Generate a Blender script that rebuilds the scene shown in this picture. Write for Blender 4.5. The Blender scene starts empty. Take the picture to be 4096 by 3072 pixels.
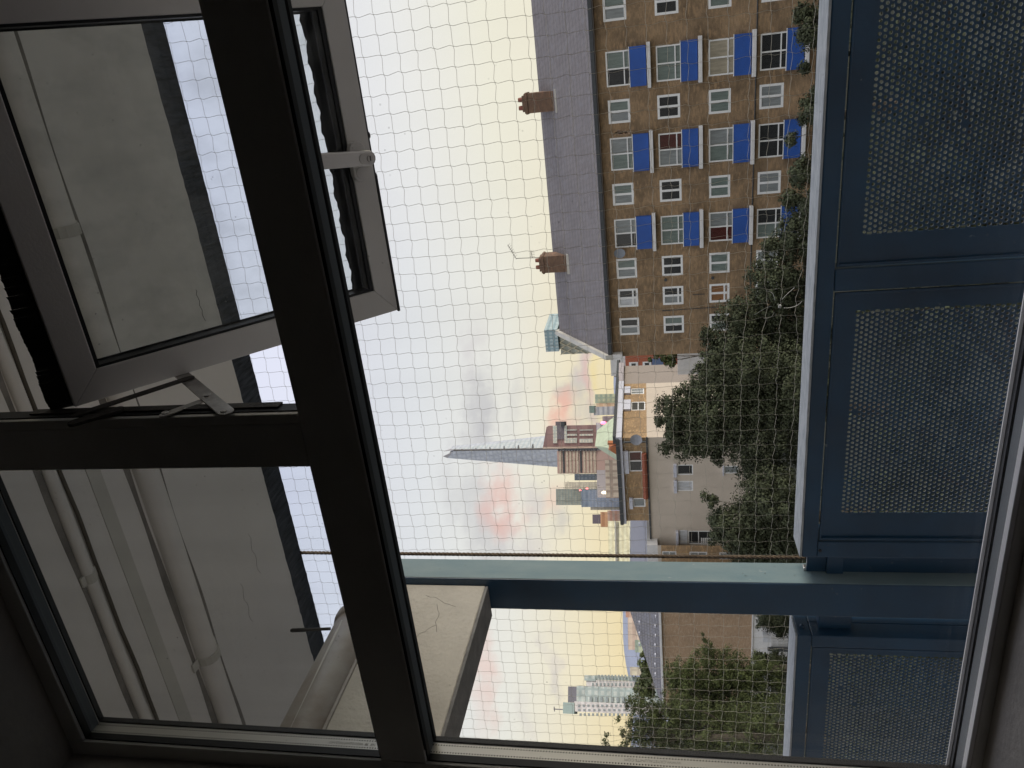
import bpy, math, random
import numpy as np
from mathutils import Vector, Matrix
random.seed(7); rng = np.random.default_rng(7)
S = bpy.context.scene
# ------------------------------------------------------------------ camera
CZ = 8.6                                   # camera height above the ground
FPX, YAW, PIT, ROL = 3002.13, -0.407328, 0.1897615, -0.0337207
Fv = np.array([math.sin(YAW)*math.cos(PIT), math.cos(YAW)*math.cos(PIT), math.sin(PIT)])
R0 = np.array([math.cos(YAW), -math.sin(YAW), 0.0]); U0 = np.cross(R0, Fv)
Rv = R0*math.cos(ROL)+U0*math.sin(ROL); Uv = -R0*math.sin(ROL)+U0*math.cos(ROL)
cd = bpy.data.cameras.new('camera'); cam = bpy.data.objects.new('camera', cd)
S.collection.objects.link(cam); S.camera = cam
cd.sensor_fit = 'HORIZONTAL'; cd.sensor_width = 36.0; cd.lens = 36.0*FPX/4096
cd.clip_start = 0.02; cd.clip_end = 20000
m = Matrix.Identity(4)
for i in range(3):
    m[i][0] = -Uv[i]; m[i][1] = Rv[i]; m[i][2] = -Fv[i]
m[2][3] = CZ
cam.matrix_world = m
def ray(x, y): return Rv*(-(y-1536.0)) + Uv*(-(x-2048.0)) + Fv*FPX
def PY(x, y, d): r = ray(x, y); return r/r[1]*d
def PX(x, y, d): r = ray(x, y); return r/r[0]*d
def PZ(x, y, d): r = ray(x, y); return r/r[2]*d
# ------------------------------------------------------------------ sky, sun, exposure
SKYS = 0.10
W = bpy.data.worlds.new('World'); S.world = W; W.use_nodes = True
nt = W.node_tree; nt.nodes.clear(); L = nt.links.new
def N(t, **k):
    n = nt.nodes.new(t)
    for a, b in k.items(): setattr(n, a, b)
    return n
SUN_EL, SUN_AZ = math.radians(15), math.radians(84)      # azimuth from +Y towards +X
sky = N('ShaderNodeTexSky', sky_type='NISHITA', sun_disc=False, sun_elevation=SUN_EL, sun_rotation=SUN_AZ)
sky.air_density = 1.2; sky.dust_density = 2.0
tc = N('ShaderNodeTexCoord'); sep = N('ShaderNodeSeparateXYZ'); L(tc.outputs['Generated'], sep.inputs[0])
def M(op, a, b=None, c=None, clamp=False):
    n = N('ShaderNodeMath', operation=op); n.use_clamp = clamp
    for i, v in enumerate((a, b, c)):
        if v is None: continue
        if isinstance(v, (int, float)): n.inputs[i].default_value = v
        else: L(v, n.inputs[i])
    return n.outputs[0]
el = M('MULTIPLY', M('ARCSINE', sep.outputs[2]), 57.29578)
az = M('MULTIPLY', M('ARCTAN2', sep.outputs[0], sep.outputs[1]), 57.29578)
def ramp(v, lo, hi, stops):
    mr = N('ShaderNodeMapRange'); L(v, mr.inputs[0]); mr.inputs[1].default_value = lo; mr.inputs[2].default_value = hi
    r = N('ShaderNodeValToRGB'); L(mr.outputs[0], r.inputs[0]); e = r.color_ramp.elements
    for i, (p, c) in enumerate(stops):
        q = (p-lo)/(hi-lo)
        if i < 2: e[i].position = q; x = e[i]
        else: x = e.new(q)
        x.color = (*c, 1)
    return r.outputs[0]
def mix(f, a, b, bt='MIX'):
    n = N('ShaderNodeMix', data_type='RGBA', blend_type=bt)
    if isinstance(f, float): n.inputs[0].default_value = f
    else: L(f, n.inputs[0])
    for s, v in ((6, a), (7, b)):
        if isinstance(v, tuple): n.inputs[s].default_value = (*v, 1)
        else: L(v, n.inputs[s])
    return n.outputs[2]
gradL = ramp(el, -5, 90, [(-5, (.85,.68,.42)), (3, (1.0,.84,.52)), (6.5, (1.0,.90,.67)), (11, (.96,.94,.86)), (18, (.88,.90,.93)), (28, (.78,.80,.93)), (45, (.68,.72,.92)), (90, (.68,.74,.92))])
gradR = ramp(el, -5, 90, [(-5, (.90,.80,.60)), (4, (1.0,.93,.74)), (11, (1.0,.965,.82)), (17, (.97,.965,.95)), (24, (.87,.89,.99)), (33, (.74,.77,.97)), (50, (.64,.71,.92)), (90, (.68,.74,.92))])
rf = N('ShaderNodeMapRange'); rf.interpolation_type = 'SMOOTHSTEP'; L(az, rf.inputs[0]); rf.inputs[1].default_value = -24; rf.inputs[2].default_value = 0
base = mix(rf.outputs[0], gradL, gradR)
# unseen sky behind the camera, brightened to near white to light the block
bk = N('ShaderNodeMapRange'); bk.interpolation_type = 'SMOOTHSTEP'; L(sep.outputs[1], bk.inputs[0]); bk.inputs[1].default_value = 0.1; bk.inputs[2].default_value = -0.8
base = mix(M('MULTIPLY', bk.outputs[0], .8), base, (.98,.98,1.0))
cv = N('ShaderNodeCombineXYZ'); L(az, cv.inputs[0]); L(el, cv.inputs[1])
nz = N('ShaderNodeTexNoise'); nz.inputs['Scale'].default_value = .16; nz.inputs['Detail'].default_value = 6; nz.inputs['Roughness'].default_value = .62
L(cv.outputs[0], nz.inputs[0])
cvm = N('ShaderNodeMapping'); cvm.inputs['Scale'].default_value = (.6, 1.9, 1); L(cv.outputs[0], cvm.inputs[0])
nz2 = N('ShaderNodeTexNoise'); nz2.inputs['Scale'].default_value = .26; nz2.inputs['Detail'].default_value = 8; nz2.inputs['Roughness'].default_value = .62; L(cvm.outputs[0], nz2.inputs[0])
wof = N('ShaderNodeVectorMath', operation='SUBTRACT'); L(nz.outputs['Color'], wof.inputs[0]); wof.inputs[1].default_value = (.5,.5,.5)
wsc = N('ShaderNodeVectorMath', operation='SCALE'); L(wof.outputs[0], wsc.inputs[0]); wsc.inputs[3].default_value = 6
wv = N('ShaderNodeVectorMath', operation='ADD'); L(cv.outputs[0], wv.inputs[0]); L(wsc.outputs[0], wv.inputs[1])
def azel(x, y):
    r = ray(x, y); r = r/np.linalg.norm(r); return math.degrees(math.atan2(r[0], r[1])), math.degrees(math.asin(r[2]))
def cloud(col, x, y, w, h, tilt, c, k):
    """soft cloud centred on a direction; w/h half sizes in degrees along azimuth / elevation"""
    a, e = azel(x, y)
    mp = N('ShaderNodeMapping', vector_type='TEXTURE'); L(wv.outputs[0], mp.inputs[0])
    mp.inputs['Location'].default_value = (a, e, 0); mp.inputs['Rotation'].default_value = (0, 0, math.radians(tilt)); mp.inputs['Scale'].default_value = (w, h, 1)
    ln = N('ShaderNodeVectorMath', operation='LENGTH'); L(mp.outputs[0], ln.inputs[0])
    d = M('SUBTRACT', ln.outputs['Value'], M('MULTIPLY', M('SUBTRACT', nz2.outputs[0], .5), 1.5))
    mr = N('ShaderNodeMapRange'); mr.interpolation_type = 'SMOOTHSTEP'; L(d, mr.inputs[0]); mr.inputs[1].default_value = 1.2; mr.inputs[2].default_value = .1
    return mix(M('MULTIPLY', mr.outputs[0], k), col, c)
PK, GY, VI, YE = (.93,.55,.48), (.54,.525,.57), (.66,.59,.64), (1.0,.82,.42)
for a in [(1925,1600,3.4,1.7,5,GY,.50),(1870,1420,3.4,1.2,0,VI,.32),(1900,1760,3.0,2.2,-10,GY,.50),(1830,1990,3.0,2.4,20,GY,.36),(1960,2190,4.4,3.0,15,GY,.46),(2100,2230,3.0,1.6,10,VI,.35),
          (1970,1980,2.9,1.7,-12,PK,.70),(2025,2085,1.9,1.3,-25,PK,.60),(2110,2015,2.4,1.5,-15,VI,.45),(2060,1650,3,1.0,0,GY,.25),(2200,2020,2.0,1.1,-30,PK,.42),(2230,2105,1.9,1.0,-30,GY,.45),
          (2245,1585,1.1,.7,0,GY,.55),(2232,1640,2.3,.75,-22,(1.0,.55,.44),.80),(2262,1700,1.6,.7,-22,PK,.55),(2320,1460,4.2,1.1,3,VI,.75),(2335,1500,3.6,.55,3,PK,.50),(2290,1570,2.6,.7,0,GY,.38),(2385,1500,4.0,.7,2,YE,.7),(2350,1640,1.9,1.1,10,GY,.32),
          (1960,2600,6,1.0,4,PK,.40),(1930,2800,4.5,1.4,4,PK,.28),(2260,2680,3.4,.6,5,VI,.42),(2255,2790,2.5,.45,0,GY,.28),(2120,2900,4,.7,0,VI,.22),(1500,900,6,2,0,(.84,.84,.90),.3),(1250,2250,6,2,0,(.80,.82,.90),.3)]:
    base = cloud(base, *a)
sc = mix(1.0, base, (1/SKYS*.79,)*3, 'MULTIPLY')
col = mix(.92, sky.outputs[0], sc)
bg = N('ShaderNodeBackground'); bg.inputs[1].default_value = SKYS; L(col, bg.inputs[0])
wo = N('ShaderNodeOutputWorld'); L(bg.outputs[0], wo.inputs[0])
sd = bpy.data.lights.new('sun', 'SUN'); sd.energy = 2.1; sd.angle = math.radians(24); sd.color = (1, .94, .86)
sun = bpy.data.objects.new('sun', sd); S.collection.objects.link(sun)
dv = Vector((math.sin(SUN_AZ)*math.cos(SUN_EL), math.cos(SUN_AZ)*math.cos(SUN_EL), math.sin(SUN_EL)))
sun.rotation_euler = dv.to_track_quat('Z', 'Y').to_euler(); sun.location = (-20, 10, 40)
S.render.engine = 'CYCLES'
vs = S.view_settings; vs.view_transform = 'Standard'; vs.look = 'None'; vs.exposure = 0.42; vs.gamma = 1
S.cycles.max_bounces = 10; S.cycles.transparent_max_bounces = 24; S.cycles.diffuse_bounces = 5
# ------------------------------------------------------------------ materials
MATS = {}
def mat(name, c, rough=.7, metal=0.0, var=.12, vs_=6.0, bump=0.0, bs=60.0, c2=None, spec=.5, stretch=(1,1,1), island=0.0, chips=None):
    if name in MATS: return MATS[name]
    mt = bpy.data.materials.new(name); mt.use_nodes = True; t = mt.node_tree; b = t.nodes['Principled BSDF']
    b.inputs['Roughness'].default_value = rough; b.inputs['Metallic'].default_value = metal
    b.inputs['Specular IOR Level'].default_value = spec
    co = t.nodes.new('ShaderNodeTexCoord'); mp = t.nodes.new('ShaderNodeMapping'); mp.inputs['Scale'].default_value = stretch
    t.links.new(co.outputs['Object'], mp.inputs[0])
    n = t.nodes.new('ShaderNodeTexNoise'); n.inputs['Scale'].default_value = vs_; n.inputs['Detail'].default_value = 6; n.inputs['Roughness'].default_value = .65
    t.links.new(mp.outputs[0], n.inputs[0])
    r = t.nodes.new('ShaderNodeValToRGB'); t.links.new(n.outputs[0], r.inputs[0])
    k = c2 if c2 else tuple(x*(1-var) for x in c); k1 = c if c2 else tuple(min(1, x*(1+var)) for x in c)
    r.color_ramp.elements[0].position = .32; r.color_ramp.elements[1].position = .68
    r.color_ramp.elements[0].color = (*k, 1); r.color_ramp.elements[1].color = (*k1, 1)
    out = r.outputs[0]
    if island:
        g = t.nodes.new('ShaderNodeNewGeometry'); h = t.nodes.new('ShaderNodeMapRange'); t.links.new(g.outputs['Random Per Island'], h.inputs[0])
        h.inputs[3].default_value = 1-island; h.inputs[4].default_value = 1+island
        x = t.nodes.new('ShaderNodeMix'); x.data_type = 'RGBA'; x.blend_type = 'MULTIPLY'; x.inputs[0].default_value = 1
        t.links.new(out, x.inputs[6]); t.links.new(h.outputs[0], x.inputs[7]); out = x.outputs[2]
    if chips:
        nc = t.nodes.new('ShaderNodeTexNoise'); nc.inputs['Scale'].default_value = chips[0]; nc.inputs['Detail'].default_value = 3; t.links.new(mp.outputs[0], nc.inputs[0])
        hc = t.nodes.new('ShaderNodeMapRange'); t.links.new(nc.outputs[0], hc.inputs[0]); hc.inputs[1].default_value = chips[1]; hc.inputs[2].default_value = chips[1]+.03
        x = t.nodes.new('ShaderNodeMix'); x.data_type = 'RGBA'; t.links.new(hc.outputs[0], x.inputs[0]); t.links.new(out, x.inputs[6]); x.inputs[7].default_value = (*chips[2], 1); out = x.outputs[2]
    t.links.new(out, b.inputs['Base Color'])
    if bump:
        n2 = t.nodes.new('ShaderNodeTexNoise'); n2.inputs['Scale'].default_value = bs; n2.inputs['Detail'].default_value = 5; t.links.new(mp.outputs[0], n2.inputs[0])
        bp = t.nodes.new('ShaderNodeBump'); bp.inputs['Strength'].default_value = bump; bp.inputs['Distance'].default_value = .01
        t.links.new(n2.outputs[0], bp.inputs['Height']); t.links.new(bp.outputs[0], b.inputs['Normal'])
    MATS[name] = mt; return mt
def coursed(name, c1, c2, mortar, bw, bh, ms=.008, rough=.85, blotch=.35, big=None):
    if name in MATS: return MATS[name]
    mt = bpy.data.materials.new(name); mt.use_nodes = True; t = mt.node_tree; b = t.nodes['Principled BSDF']; b.inputs['Roughness'].default_value = rough
    co = t.nodes.new('ShaderNodeTexCoord'); s = t.nodes.new('ShaderNodeSeparateXYZ'); t.links.new(co.outputs['Object'], s.inputs[0])
    ad = t.nodes.new('ShaderNodeMath'); ad.operation = 'ADD'; t.links.new(s.outputs[0], ad.inputs[0]); t.links.new(s.outputs[1], ad.inputs[1])
    cb = t.nodes.new('ShaderNodeCombineXYZ'); t.links.new(ad.outputs[0], cb.inputs[0]); t.links.new(s.outputs[2], cb.inputs[1])
    br = t.nodes.new('ShaderNodeTexBrick'); t.links.new(cb.outputs[0], br.inputs[0]); br.inputs['Scale'].default_value = 1
    br.inputs['Color1'].default_value = (*c1, 1); br.inputs['Color2'].default_value = (*c2, 1); br.inputs['Mortar'].default_value = (*mortar, 1)
    br.inputs['Brick Width'].default_value = bw; br.inputs['Row Height'].default_value = bh; br.inputs['Mortar Size'].default_value = ms; br.inputs['Bias'].default_value = -.1
    n = t.nodes.new('ShaderNodeTexNoise'); n.inputs['Scale'].default_value = .7; n.inputs['Detail'].default_value = 8; n.inputs['Roughness'].default_value = .7; t.links.new(co.outputs['Object'], n.inputs[0])
    h = t.nodes.new('ShaderNodeMapRange'); t.links.new(n.outputs[0], h.inputs[0]); h.inputs[1].default_value = .3; h.inputs[2].default_value = .7; h.inputs[3].default_value = 1-blotch; h.inputs[4].default_value = 1+blotch
    x = t.nodes.new('ShaderNodeMix'); x.data_type = 'RGBA'; x.blend_type = 'MULTIPLY'; x.inputs[0].default_value = 1
    t.links.new(br.outputs[0], x.inputs[6]); t.links.new(h.outputs[0], x.inputs[7])
    out = x.outputs[2]
    # scattered paler bricks
    n3 = t.nodes.new('ShaderNodeTexNoise'); n3.inputs['Scale'].default_value = 1; n3.inputs['Detail'].default_value = 4
    mp = t.nodes.new('ShaderNodeMapping'); mp.inputs['Scale'].default_value = (2.6, 2.6, 7.0); t.links.new(co.outputs['Object'], mp.inputs[0]); t.links.new(mp.outputs[0], n3.inputs[0])
    h3 = t.nodes.new('ShaderNodeMapRange'); t.links.new(n3.outputs[0], h3.inputs[0]); h3.inputs[1].default_value = .54; h3.inputs[2].default_value = .64; h3.inputs[4].default_value = .8
    x3 = t.nodes.new('ShaderNodeMix'); x3.data_type = 'RGBA'; t.links.new(h3.outputs[0], x3.inputs[0]); t.links.new(out, x3.inputs[6]); x3.inputs[7].default_value = (*(big or tuple(min(1, v*1.7) for v in c1)), 1)
    t.links.new(x3.outputs[2], b.inputs['Base Color'])
    bp = t.nodes.new('ShaderNodeBump'); bp.inputs['Strength'].default_value = .5; bp.inputs['Distance'].default_value = .01; bp.invert = True
    t.links.new(br.outputs['Fac'], bp.inputs['Height']); t.links.new(bp.outputs[0], b.inputs['Normal'])
    MATS[name] = mt; return mt
def glazing(name, tint=(.955,.955,.95), dust_haze=.05, refl=.9):
    """a thin pane: clear, with fresnel reflection, faint dusty film and specks, plus painted haze on the sash"""
    if name in MATS: return MATS[name]
    mt = bpy.data.materials.new(name); mt.use_nodes = True; t = mt.node_tree; t.nodes.clear(); l = t.links.new
    o = t.nodes.new('ShaderNodeOutputMaterial'); tr = t.nodes.new('ShaderNodeBsdfTransparent'); tr.inputs[0].default_value = (*tint, 1)
    gl = t.nodes.new('ShaderNodeBsdfGlossy'); gl.inputs['Roughness'].default_value = .02
    df = t.nodes.new('ShaderNodeBsdfDiffuse'); df.inputs[0].default_value = (.55,.57,.58,1)
    fr = t.nodes.new('ShaderNodeFresnel'); fr.inputs[0].default_value = 1.45
    mf = t.nodes.new('ShaderNodeMath'); mf.operation = 'MULTIPLY'; l(fr.outputs[0], mf.inputs[0]); mf.inputs[1].default_value = refl
    m1 = t.nodes.new('ShaderNodeMixShader'); l(mf.outputs[0], m1.inputs[0]); l(tr.outputs[0], m1.inputs[1]); l(gl.outputs[0], m1.inputs[2])
    co = t.nodes.new('ShaderNodeTexCoord'); mp = t.nodes.new('ShaderNodeMapping'); mp.inputs['Scale'].default_value = (22,22,2.0); l(co.outputs['Object'], mp.inputs[0])
    n = t.nodes.new('ShaderNodeTexNoise'); n.inputs['Scale'].default_value = 1; n.inputs['Detail'].default_value = 5; l(mp.outputs[0], n.inputs[0])
    v = t.nodes.new('ShaderNodeTexVoronoi'); v.inputs['Scale'].default_value = 70; l(co.outputs['Object'], v.inputs[0])
    sp = t.nodes.new('ShaderNodeMapRange'); l(v.outputs['Distance'], sp.inputs[0]); sp.inputs[1].default_value = .10; sp.inputs[2].default_value = .05; sp.inputs[4].default_value = .35
    n4 = t.nodes.new('ShaderNodeTexNoise'); n4.inputs['Scale'].default_value = 9; l(co.outputs['Object'], n4.inputs[0])
    s4 = t.nodes.new('ShaderNodeMapRange'); l(n4.outputs[0], s4.inputs[0]); s4.inputs[1].default_value = .52; s4.inputs[2].default_value = .66
    ms = t.nodes.new('ShaderNodeMath'); ms.operation = 'MULTIPLY'; l(sp.outputs[0], ms.inputs[0]); l(s4.outputs[0], ms.inputs[1])
    h = t.nodes.new('ShaderNodeMapRange'); l(n.outputs[0], h.inputs[0]); h.inputs[1].default_value = .45; h.inputs[2].default_value = .8; h.inputs[3].default_value = dust_haze*.15; h.inputs[4].default_value = dust_haze*2
    ad = t.nodes.new('ShaderNodeMath'); ad.operation = 'ADD'; l(h.outputs[0], ad.inputs[0]); l(ms.outputs[0], ad.inputs[1])
    m2 = t.nodes.new('ShaderNodeMixShader'); l(ad.outputs[0], m2.inputs[0]); l(m1.outputs[0], m2.inputs[1]); l(df.outputs[0], m2.inputs[2])
    l(m2.outputs[0], o.inputs[0]); MATS[name] = mt; return mt
def banded(name, c1, c2, period, frac=.5, rough=.3, vper=None, c3=None, metal=0.0, spec=.5):
    """far facade: floor bands (and optional vertical bays) too small to tell apart"""
    if name in MATS: return MATS[name]
    mt = bpy.data.materials.new(name); mt.use_nodes = True; t = mt.node_tree; b = t.nodes['Principled BSDF']; l = t.links.new
    b.inputs['Roughness'].default_value = rough; b.inputs['Metallic'].default_value = metal; b.inputs['Specular IOR Level'].default_value = spec
    co = t.nodes.new('ShaderNodeTexCoord'); s = t.nodes.new('ShaderNodeSeparateXYZ'); l(co.outputs['Object'], s.inputs[0])
    def stripe(o, p, f):
        a = t.nodes.new('ShaderNodeMath'); a.operation = 'DIVIDE'; l(o, a.inputs[0]); a.inputs[1].default_value = p
        fr = t.nodes.new('ShaderNodeMath'); fr.operation = 'FRACT'; l(a.outputs[0], fr.inputs[0])
        g = t.nodes.new('ShaderNodeMath'); g.operation = 'GREATER_THAN'; l(fr.outputs[0], g.inputs[0]); g.inputs[1].default_value = f; return g.outputs[0]
    f = stripe(s.outputs[2], period, frac)
    if vper:
        ad = t.nodes.new('ShaderNodeMath'); ad.operation = 'ADD'; l(s.outputs[0], ad.inputs[0]); l(s.outputs[1], ad.inputs[1])
        g = stripe(ad.outputs[0], vper, .35); mm = t.nodes.new('ShaderNodeMath'); mm.operation = 'MULTIPLY'; l(f, mm.inputs[0]); l(g, mm.inputs[1]); f = mm.outputs[0]
    n = t.nodes.new('ShaderNodeTexNoise'); n.inputs['Scale'].default_value = .35/period*3; n.inputs['Detail'].default_value = 4; l(co.outputs['Object'], n.inputs[0])
    x = t.nodes.new('ShaderNodeMix'); x.data_type = 'RGBA'; l(f, x.inputs[0]); x.inputs[6].default_value = (*c1, 1); x.inputs[7].default_value = (*c2, 1)
    h = t.nodes.new('ShaderNodeMapRange'); l(n.outputs[0], h.inputs[0]); h.inputs[1].default_value = .3; h.inputs[2].default_value = .7; h.inputs[3].default_value = .82; h.inputs[4].default_value = 1.15
    y = t.nodes.new('ShaderNodeMix'); y.data_type = 'RGBA'; y.blend_type = 'MULTIPLY'; y.inputs[0].default_value = 1; l(x.outputs[2], y.inputs[6]); l(h.outputs[0], y.inputs[7])
    l(y.outputs[2], b.inputs['Base Color']); MATS[name] = mt; return mt
# ------------------------------------------------------------------ geometry helpers (all coordinates relative to the camera point)
COL = S.collection
class MB:
    def __init__(s): s.v = []; s.f = []
    def add(s, vs_, fs):
        o = len(s.v); s.v += [tuple(map(float, q)) for q in vs_]; s.f += [tuple(i+o for i in f) for f in fs]; return s
    def hexa(s, p):     # 8 points: bottom ring 0-3, top ring 4-7
        return s.add(p, [(0,3,2,1),(4,5,6,7),(0,1,5,4),(1,2,6,5),(2,3,7,6),(3,0,4,7)])
    def box(s, x0, x1, y0, y1, z0, z1):
        return s.hexa([(x0,y0,z0),(x1,y0,z0),(x1,y1,z0),(x0,y1,z0),(x0,y0,z1),(x1,y0,z1),(x1,y1,z1),(x0,y1,z1)])
    def obox(s, o, a, b, c):
        o, a, b, c = map(np.array, (o, a, b, c)); return s.hexa([o, o+a, o+a+b, o+b, o+c, o+a+c, o+a+b+c, o+b+c])
    def tube(s, pts, r, n=8, cap=True):
        pts = [np.array(p, float) for p in pts]; o = len(s.v); rs = r if isinstance(r, (list, tuple)) else [r]*len(pts)
        for i, p in enumerate(pts):
            d = pts[min(i+1, len(pts)-1)]-pts[max(i-1, 0)]; d = d/(np.linalg.norm(d)+1e-12)
            a = np.cross(d, (0,0,1) if abs(d[2]) < .9 else (1,0,0)); a /= np.linalg.norm(a); b = np.cross(d, a)
            for k in range(n):
                t = 2*math.pi*k/n; s.v.append(tuple(p+rs[i]*(a*math.cos(t)+b*math.sin(t))))
        for i in range(len(pts)-1):
            for k in range(n):
                s.f.append((o+i*n+k, o+i*n+(k+1)%n, o+(i+1)*n+(k+1)%n, o+(i+1)*n+k))
        if cap: s.f.append(tuple(o+k for k in range(n))[::-1]); s.f.append(tuple(o+(len(pts)-1)*n+k for k in range(n)))
        return s
    def prism(s, poly, ext):        # polygon (list of 3d points) extruded by vector
        n = len(poly); a = [np.array(p, float) for p in poly]; e = np.array(ext, float)
        return s.add(a+[p+e for p in a], [tuple(range(n))[::-1], tuple(range(n, 2*n))]+[(i, (i+1)%n, n+(i+1)%n, n+i) for i in range(n)])
    def build(s, name, m_, parent=None, loc=None, smooth=False, bevel=0, kind=None, recalc=True):
        org = np.array(parent['_o'] if parent is not None else (loc if loc is not None else (0,0,-CZ)), float)
        me = bpy.data.meshes.new(name); me.from_pydata([tuple(np.array(q)-org) for q in s.v], [], s.f)
        if isinstance(m_, str): m_ = MATS[m_]
        me.materials.append(m_)
        if recalc:
            import bmesh; b = bmesh.new(); b.from_mesh(me); bmesh.ops.recalc_face_normals(b, faces=b.faces); b.to_mesh(me); b.free()
        o = bpy.data.objects.new(name, me); COL.objects.link(o)
        if parent is None: o.location = (org[0], org[1], org[2]+CZ)
        else: o.parent = parent
        o['_o'] = list(org)
        if smooth: me.polygons.foreach_set('use_smooth', [True]*len(me.polygons))
        if bevel:
            q = o.modifiers.new('bevel', 'BEVEL'); q.width = bevel; q.segments = 2; q.limit_method = 'ANGLE'; q.harden_normals = False
        if kind: o['kind'] = kind
        return o
def thing(name, label, cat, loc, group=None):
    o = bpy.data.objects.new(name, None); COL.objects.link(o); o.location = (loc[0], loc[1], loc[2]+CZ); o.empty_display_size = .1
    o['_o'] = [float(q) for q in loc]; o['label'] = label; o['category'] = cat
    if group: o['group'] = group
    return o
def tag(o, label, cat, group=None):
    o['label'] = label; o['category'] = cat
    if group: o['group'] = group
    return o
def wall_mb(P0, ax, W_, z0, z1, openings, depth=.12, n=None):
    """vertical wall starting at P0 running along unit ax; openings (s0,s1,z0,z1) get recessed reveals. n = outward normal"""
    mb = MB(); P0 = np.array(P0, float); ax = np.array(ax, float); n = np.array(n, float)
    xs = sorted({0, W_, *[max(0, min(W_, o[0])) for o in openings], *[max(0, min(W_, o[1])) for o in openings]})
    zs = sorted({z0, z1, *[o[2] for o in openings], *[o[3] for o in openings]})
    pt = lambda s_, z, d=0: P0+ax*s_+np.array((0,0,z))-n*d
    for i in range(len(xs)-1):
        for j in range(len(zs)-1):
            cx, cz = (xs[i]+xs[i+1])/2, (zs[j]+zs[j+1])/2
            if any(o[0] < cx < o[1] and o[2] < cz < o[3] for o in openings): continue
            mb.add([pt(xs[i],zs[j]), pt(xs[i+1],zs[j]), pt(xs[i+1],zs[j+1]), pt(xs[i],zs[j+1])], [(0,1,2,3)])
    for a, b, c, d in openings:
        for (p, q, r, t) in (((a,c),(b,c)),((b,c),(b,d)),((b,d),(a,d)),((a,d),(a,c))) and [(a,c,b,c),(b,c,b,d),(b,d,a,d),(a,d,a,c)]:
            mb.add([pt(p,q), pt(r,t), pt(r,t,depth), pt(p,q,depth)], [(0,1,2,3)])
    return mb
# ------------------------------------------------------------------ material library
mat('frame_grey', (.70,.69,.67), .40, var=.08, bump=.05, bs=300)
mat('sash_grey', (.72,.70,.68), .38, var=.04, bump=.04, bs=300)
mat('gasket', (.012,.013,.016), .5, var=.2)
mat('bead', (.86,.86,.90), .35, var=.04)
mat('steel', (.55,.53,.51), .33, metal=.9, var=.25, vs_=40, bump=.1)
mat('dark_steel', (.06,.055,.05), .6, metal=.3, var=.4, vs_=30, bump=.3, bs=200)
mat('silver', (.62,.61,.60), .28, metal=.85, var=.05)
mat('room_wall', (.40,.375,.35), .9, var=.15, bump=.2, bs=90)
mat('soffit_paint', (.80,.77,.735), .85, var=.04, vs_=2.2, bump=.25, bs=30)
mat('soffit_patch', (.62,.60,.55), .85, var=.07, vs_=5, bump=.2, bs=30)
mat('mould', (.012,.015,.02), .9, var=.5, vs_=30, bump=.6, bs=60, c2=(.085,.10,.125), stretch=(3.0,.4,1))
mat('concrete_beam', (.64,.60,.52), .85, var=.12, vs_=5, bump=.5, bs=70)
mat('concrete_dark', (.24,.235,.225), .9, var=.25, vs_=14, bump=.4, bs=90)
mat('outer_paint', (.74,.70,.66), .85, var=.08, vs_=3, bump=.2)
mat('deck', (.72,.68,.64), .9, var=.15, vs_=5, bump=.2)
mat('pipe_paint', (.48,.46,.43), .45, var=.12, vs_=9, c2=(.33,.28,.24), bump=.1)
mat('blue_paint', (.012,.052,.108), .34, var=.34, vs_=3.5, bump=.08, bs=90, chips=(38, .735, (.16,.20,.22)))
mat('blue_lit_worn', (.25,.33,.34), .5, var=.14, vs_=7, c2=(.18,.27,.30), bump=.08, bs=90, stretch=(3,3,.8), chips=(26, .72, (.42,.46,.45)))  # paler copy of the blue: light on the post side painted in, plus worn chips
mat('hole_edge', (.22,.24,.24), .45, var=.3, vs_=60)
mat('rail_top', (.55,.58,.60), .6, var=.25, vs_=60, c2=(.27,.31,.34), bump=.4, bs=90, stretch=(.4,2,2))
mat('rope', (.16,.115,.075), .8, var=.35, vs_=60, bump=.4, bs=200)
mat('net_cord', (.62,.58,.48), .9, var=.25, vs_=20)
mat('tie_white', (.75,.74,.70), .5, var=.05)
coursed('stock_brick', (.215,.142,.078), (.32,.212,.120), (.22,.16,.10), .225, .075, .008, blotch=.45)
coursed('stock_brick_pale', (.33,.215,.11), (.40,.27,.15), (.30,.22,.14), .225, .075, .008, blotch=.28)
coursed('flank_brick', (.38,.25,.15), (.48,.33,.21), (.34,.25,.17), .225, .075, .008, blotch=.18, big=(.50,.38,.27))
coursed('chimney_brick', (.15,.085,.055), (.22,.13,.075), (.13,.10,.08), .225, .075, .008, blotch=.4)
coursed('roof_tile', (.185,.165,.165), (.215,.195,.195), (.13,.12,.12), .33, .20, .02, rough=.75, blotch=.08, big=(.20,.19,.20))
mat('slate_grey', (.21,.21,.235), .6, var=.1, vs_=2, bump=.2, bs=8)
mat('white_upvc', (.82,.82,.81), .4, var=.04)
mat('white_paint', (.70,.69,.68), .6, var=.1, vs_=2)
mat('fascia_white', (.58,.59,.66), .55, var=.06, vs_=.5)
mat('balcony_blue', (.018,.085,.36), .5, var=.16, vs_=1)
mat('gutter_dark', (.045,.05,.055), .5, var=.2)
mat('gutter_pale', (.40,.36,.37), .6, var=.15)
mat('coping', (.50,.48,.43), .8, var=.12, vs_=1)
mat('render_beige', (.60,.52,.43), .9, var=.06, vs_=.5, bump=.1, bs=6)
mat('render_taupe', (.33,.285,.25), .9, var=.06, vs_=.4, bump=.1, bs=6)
mat('terracotta', (.32,.10,.055), .7, var=.25, vs_=6)
mat('pot', (.22,.07,.045), .7, var=.2)
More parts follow.
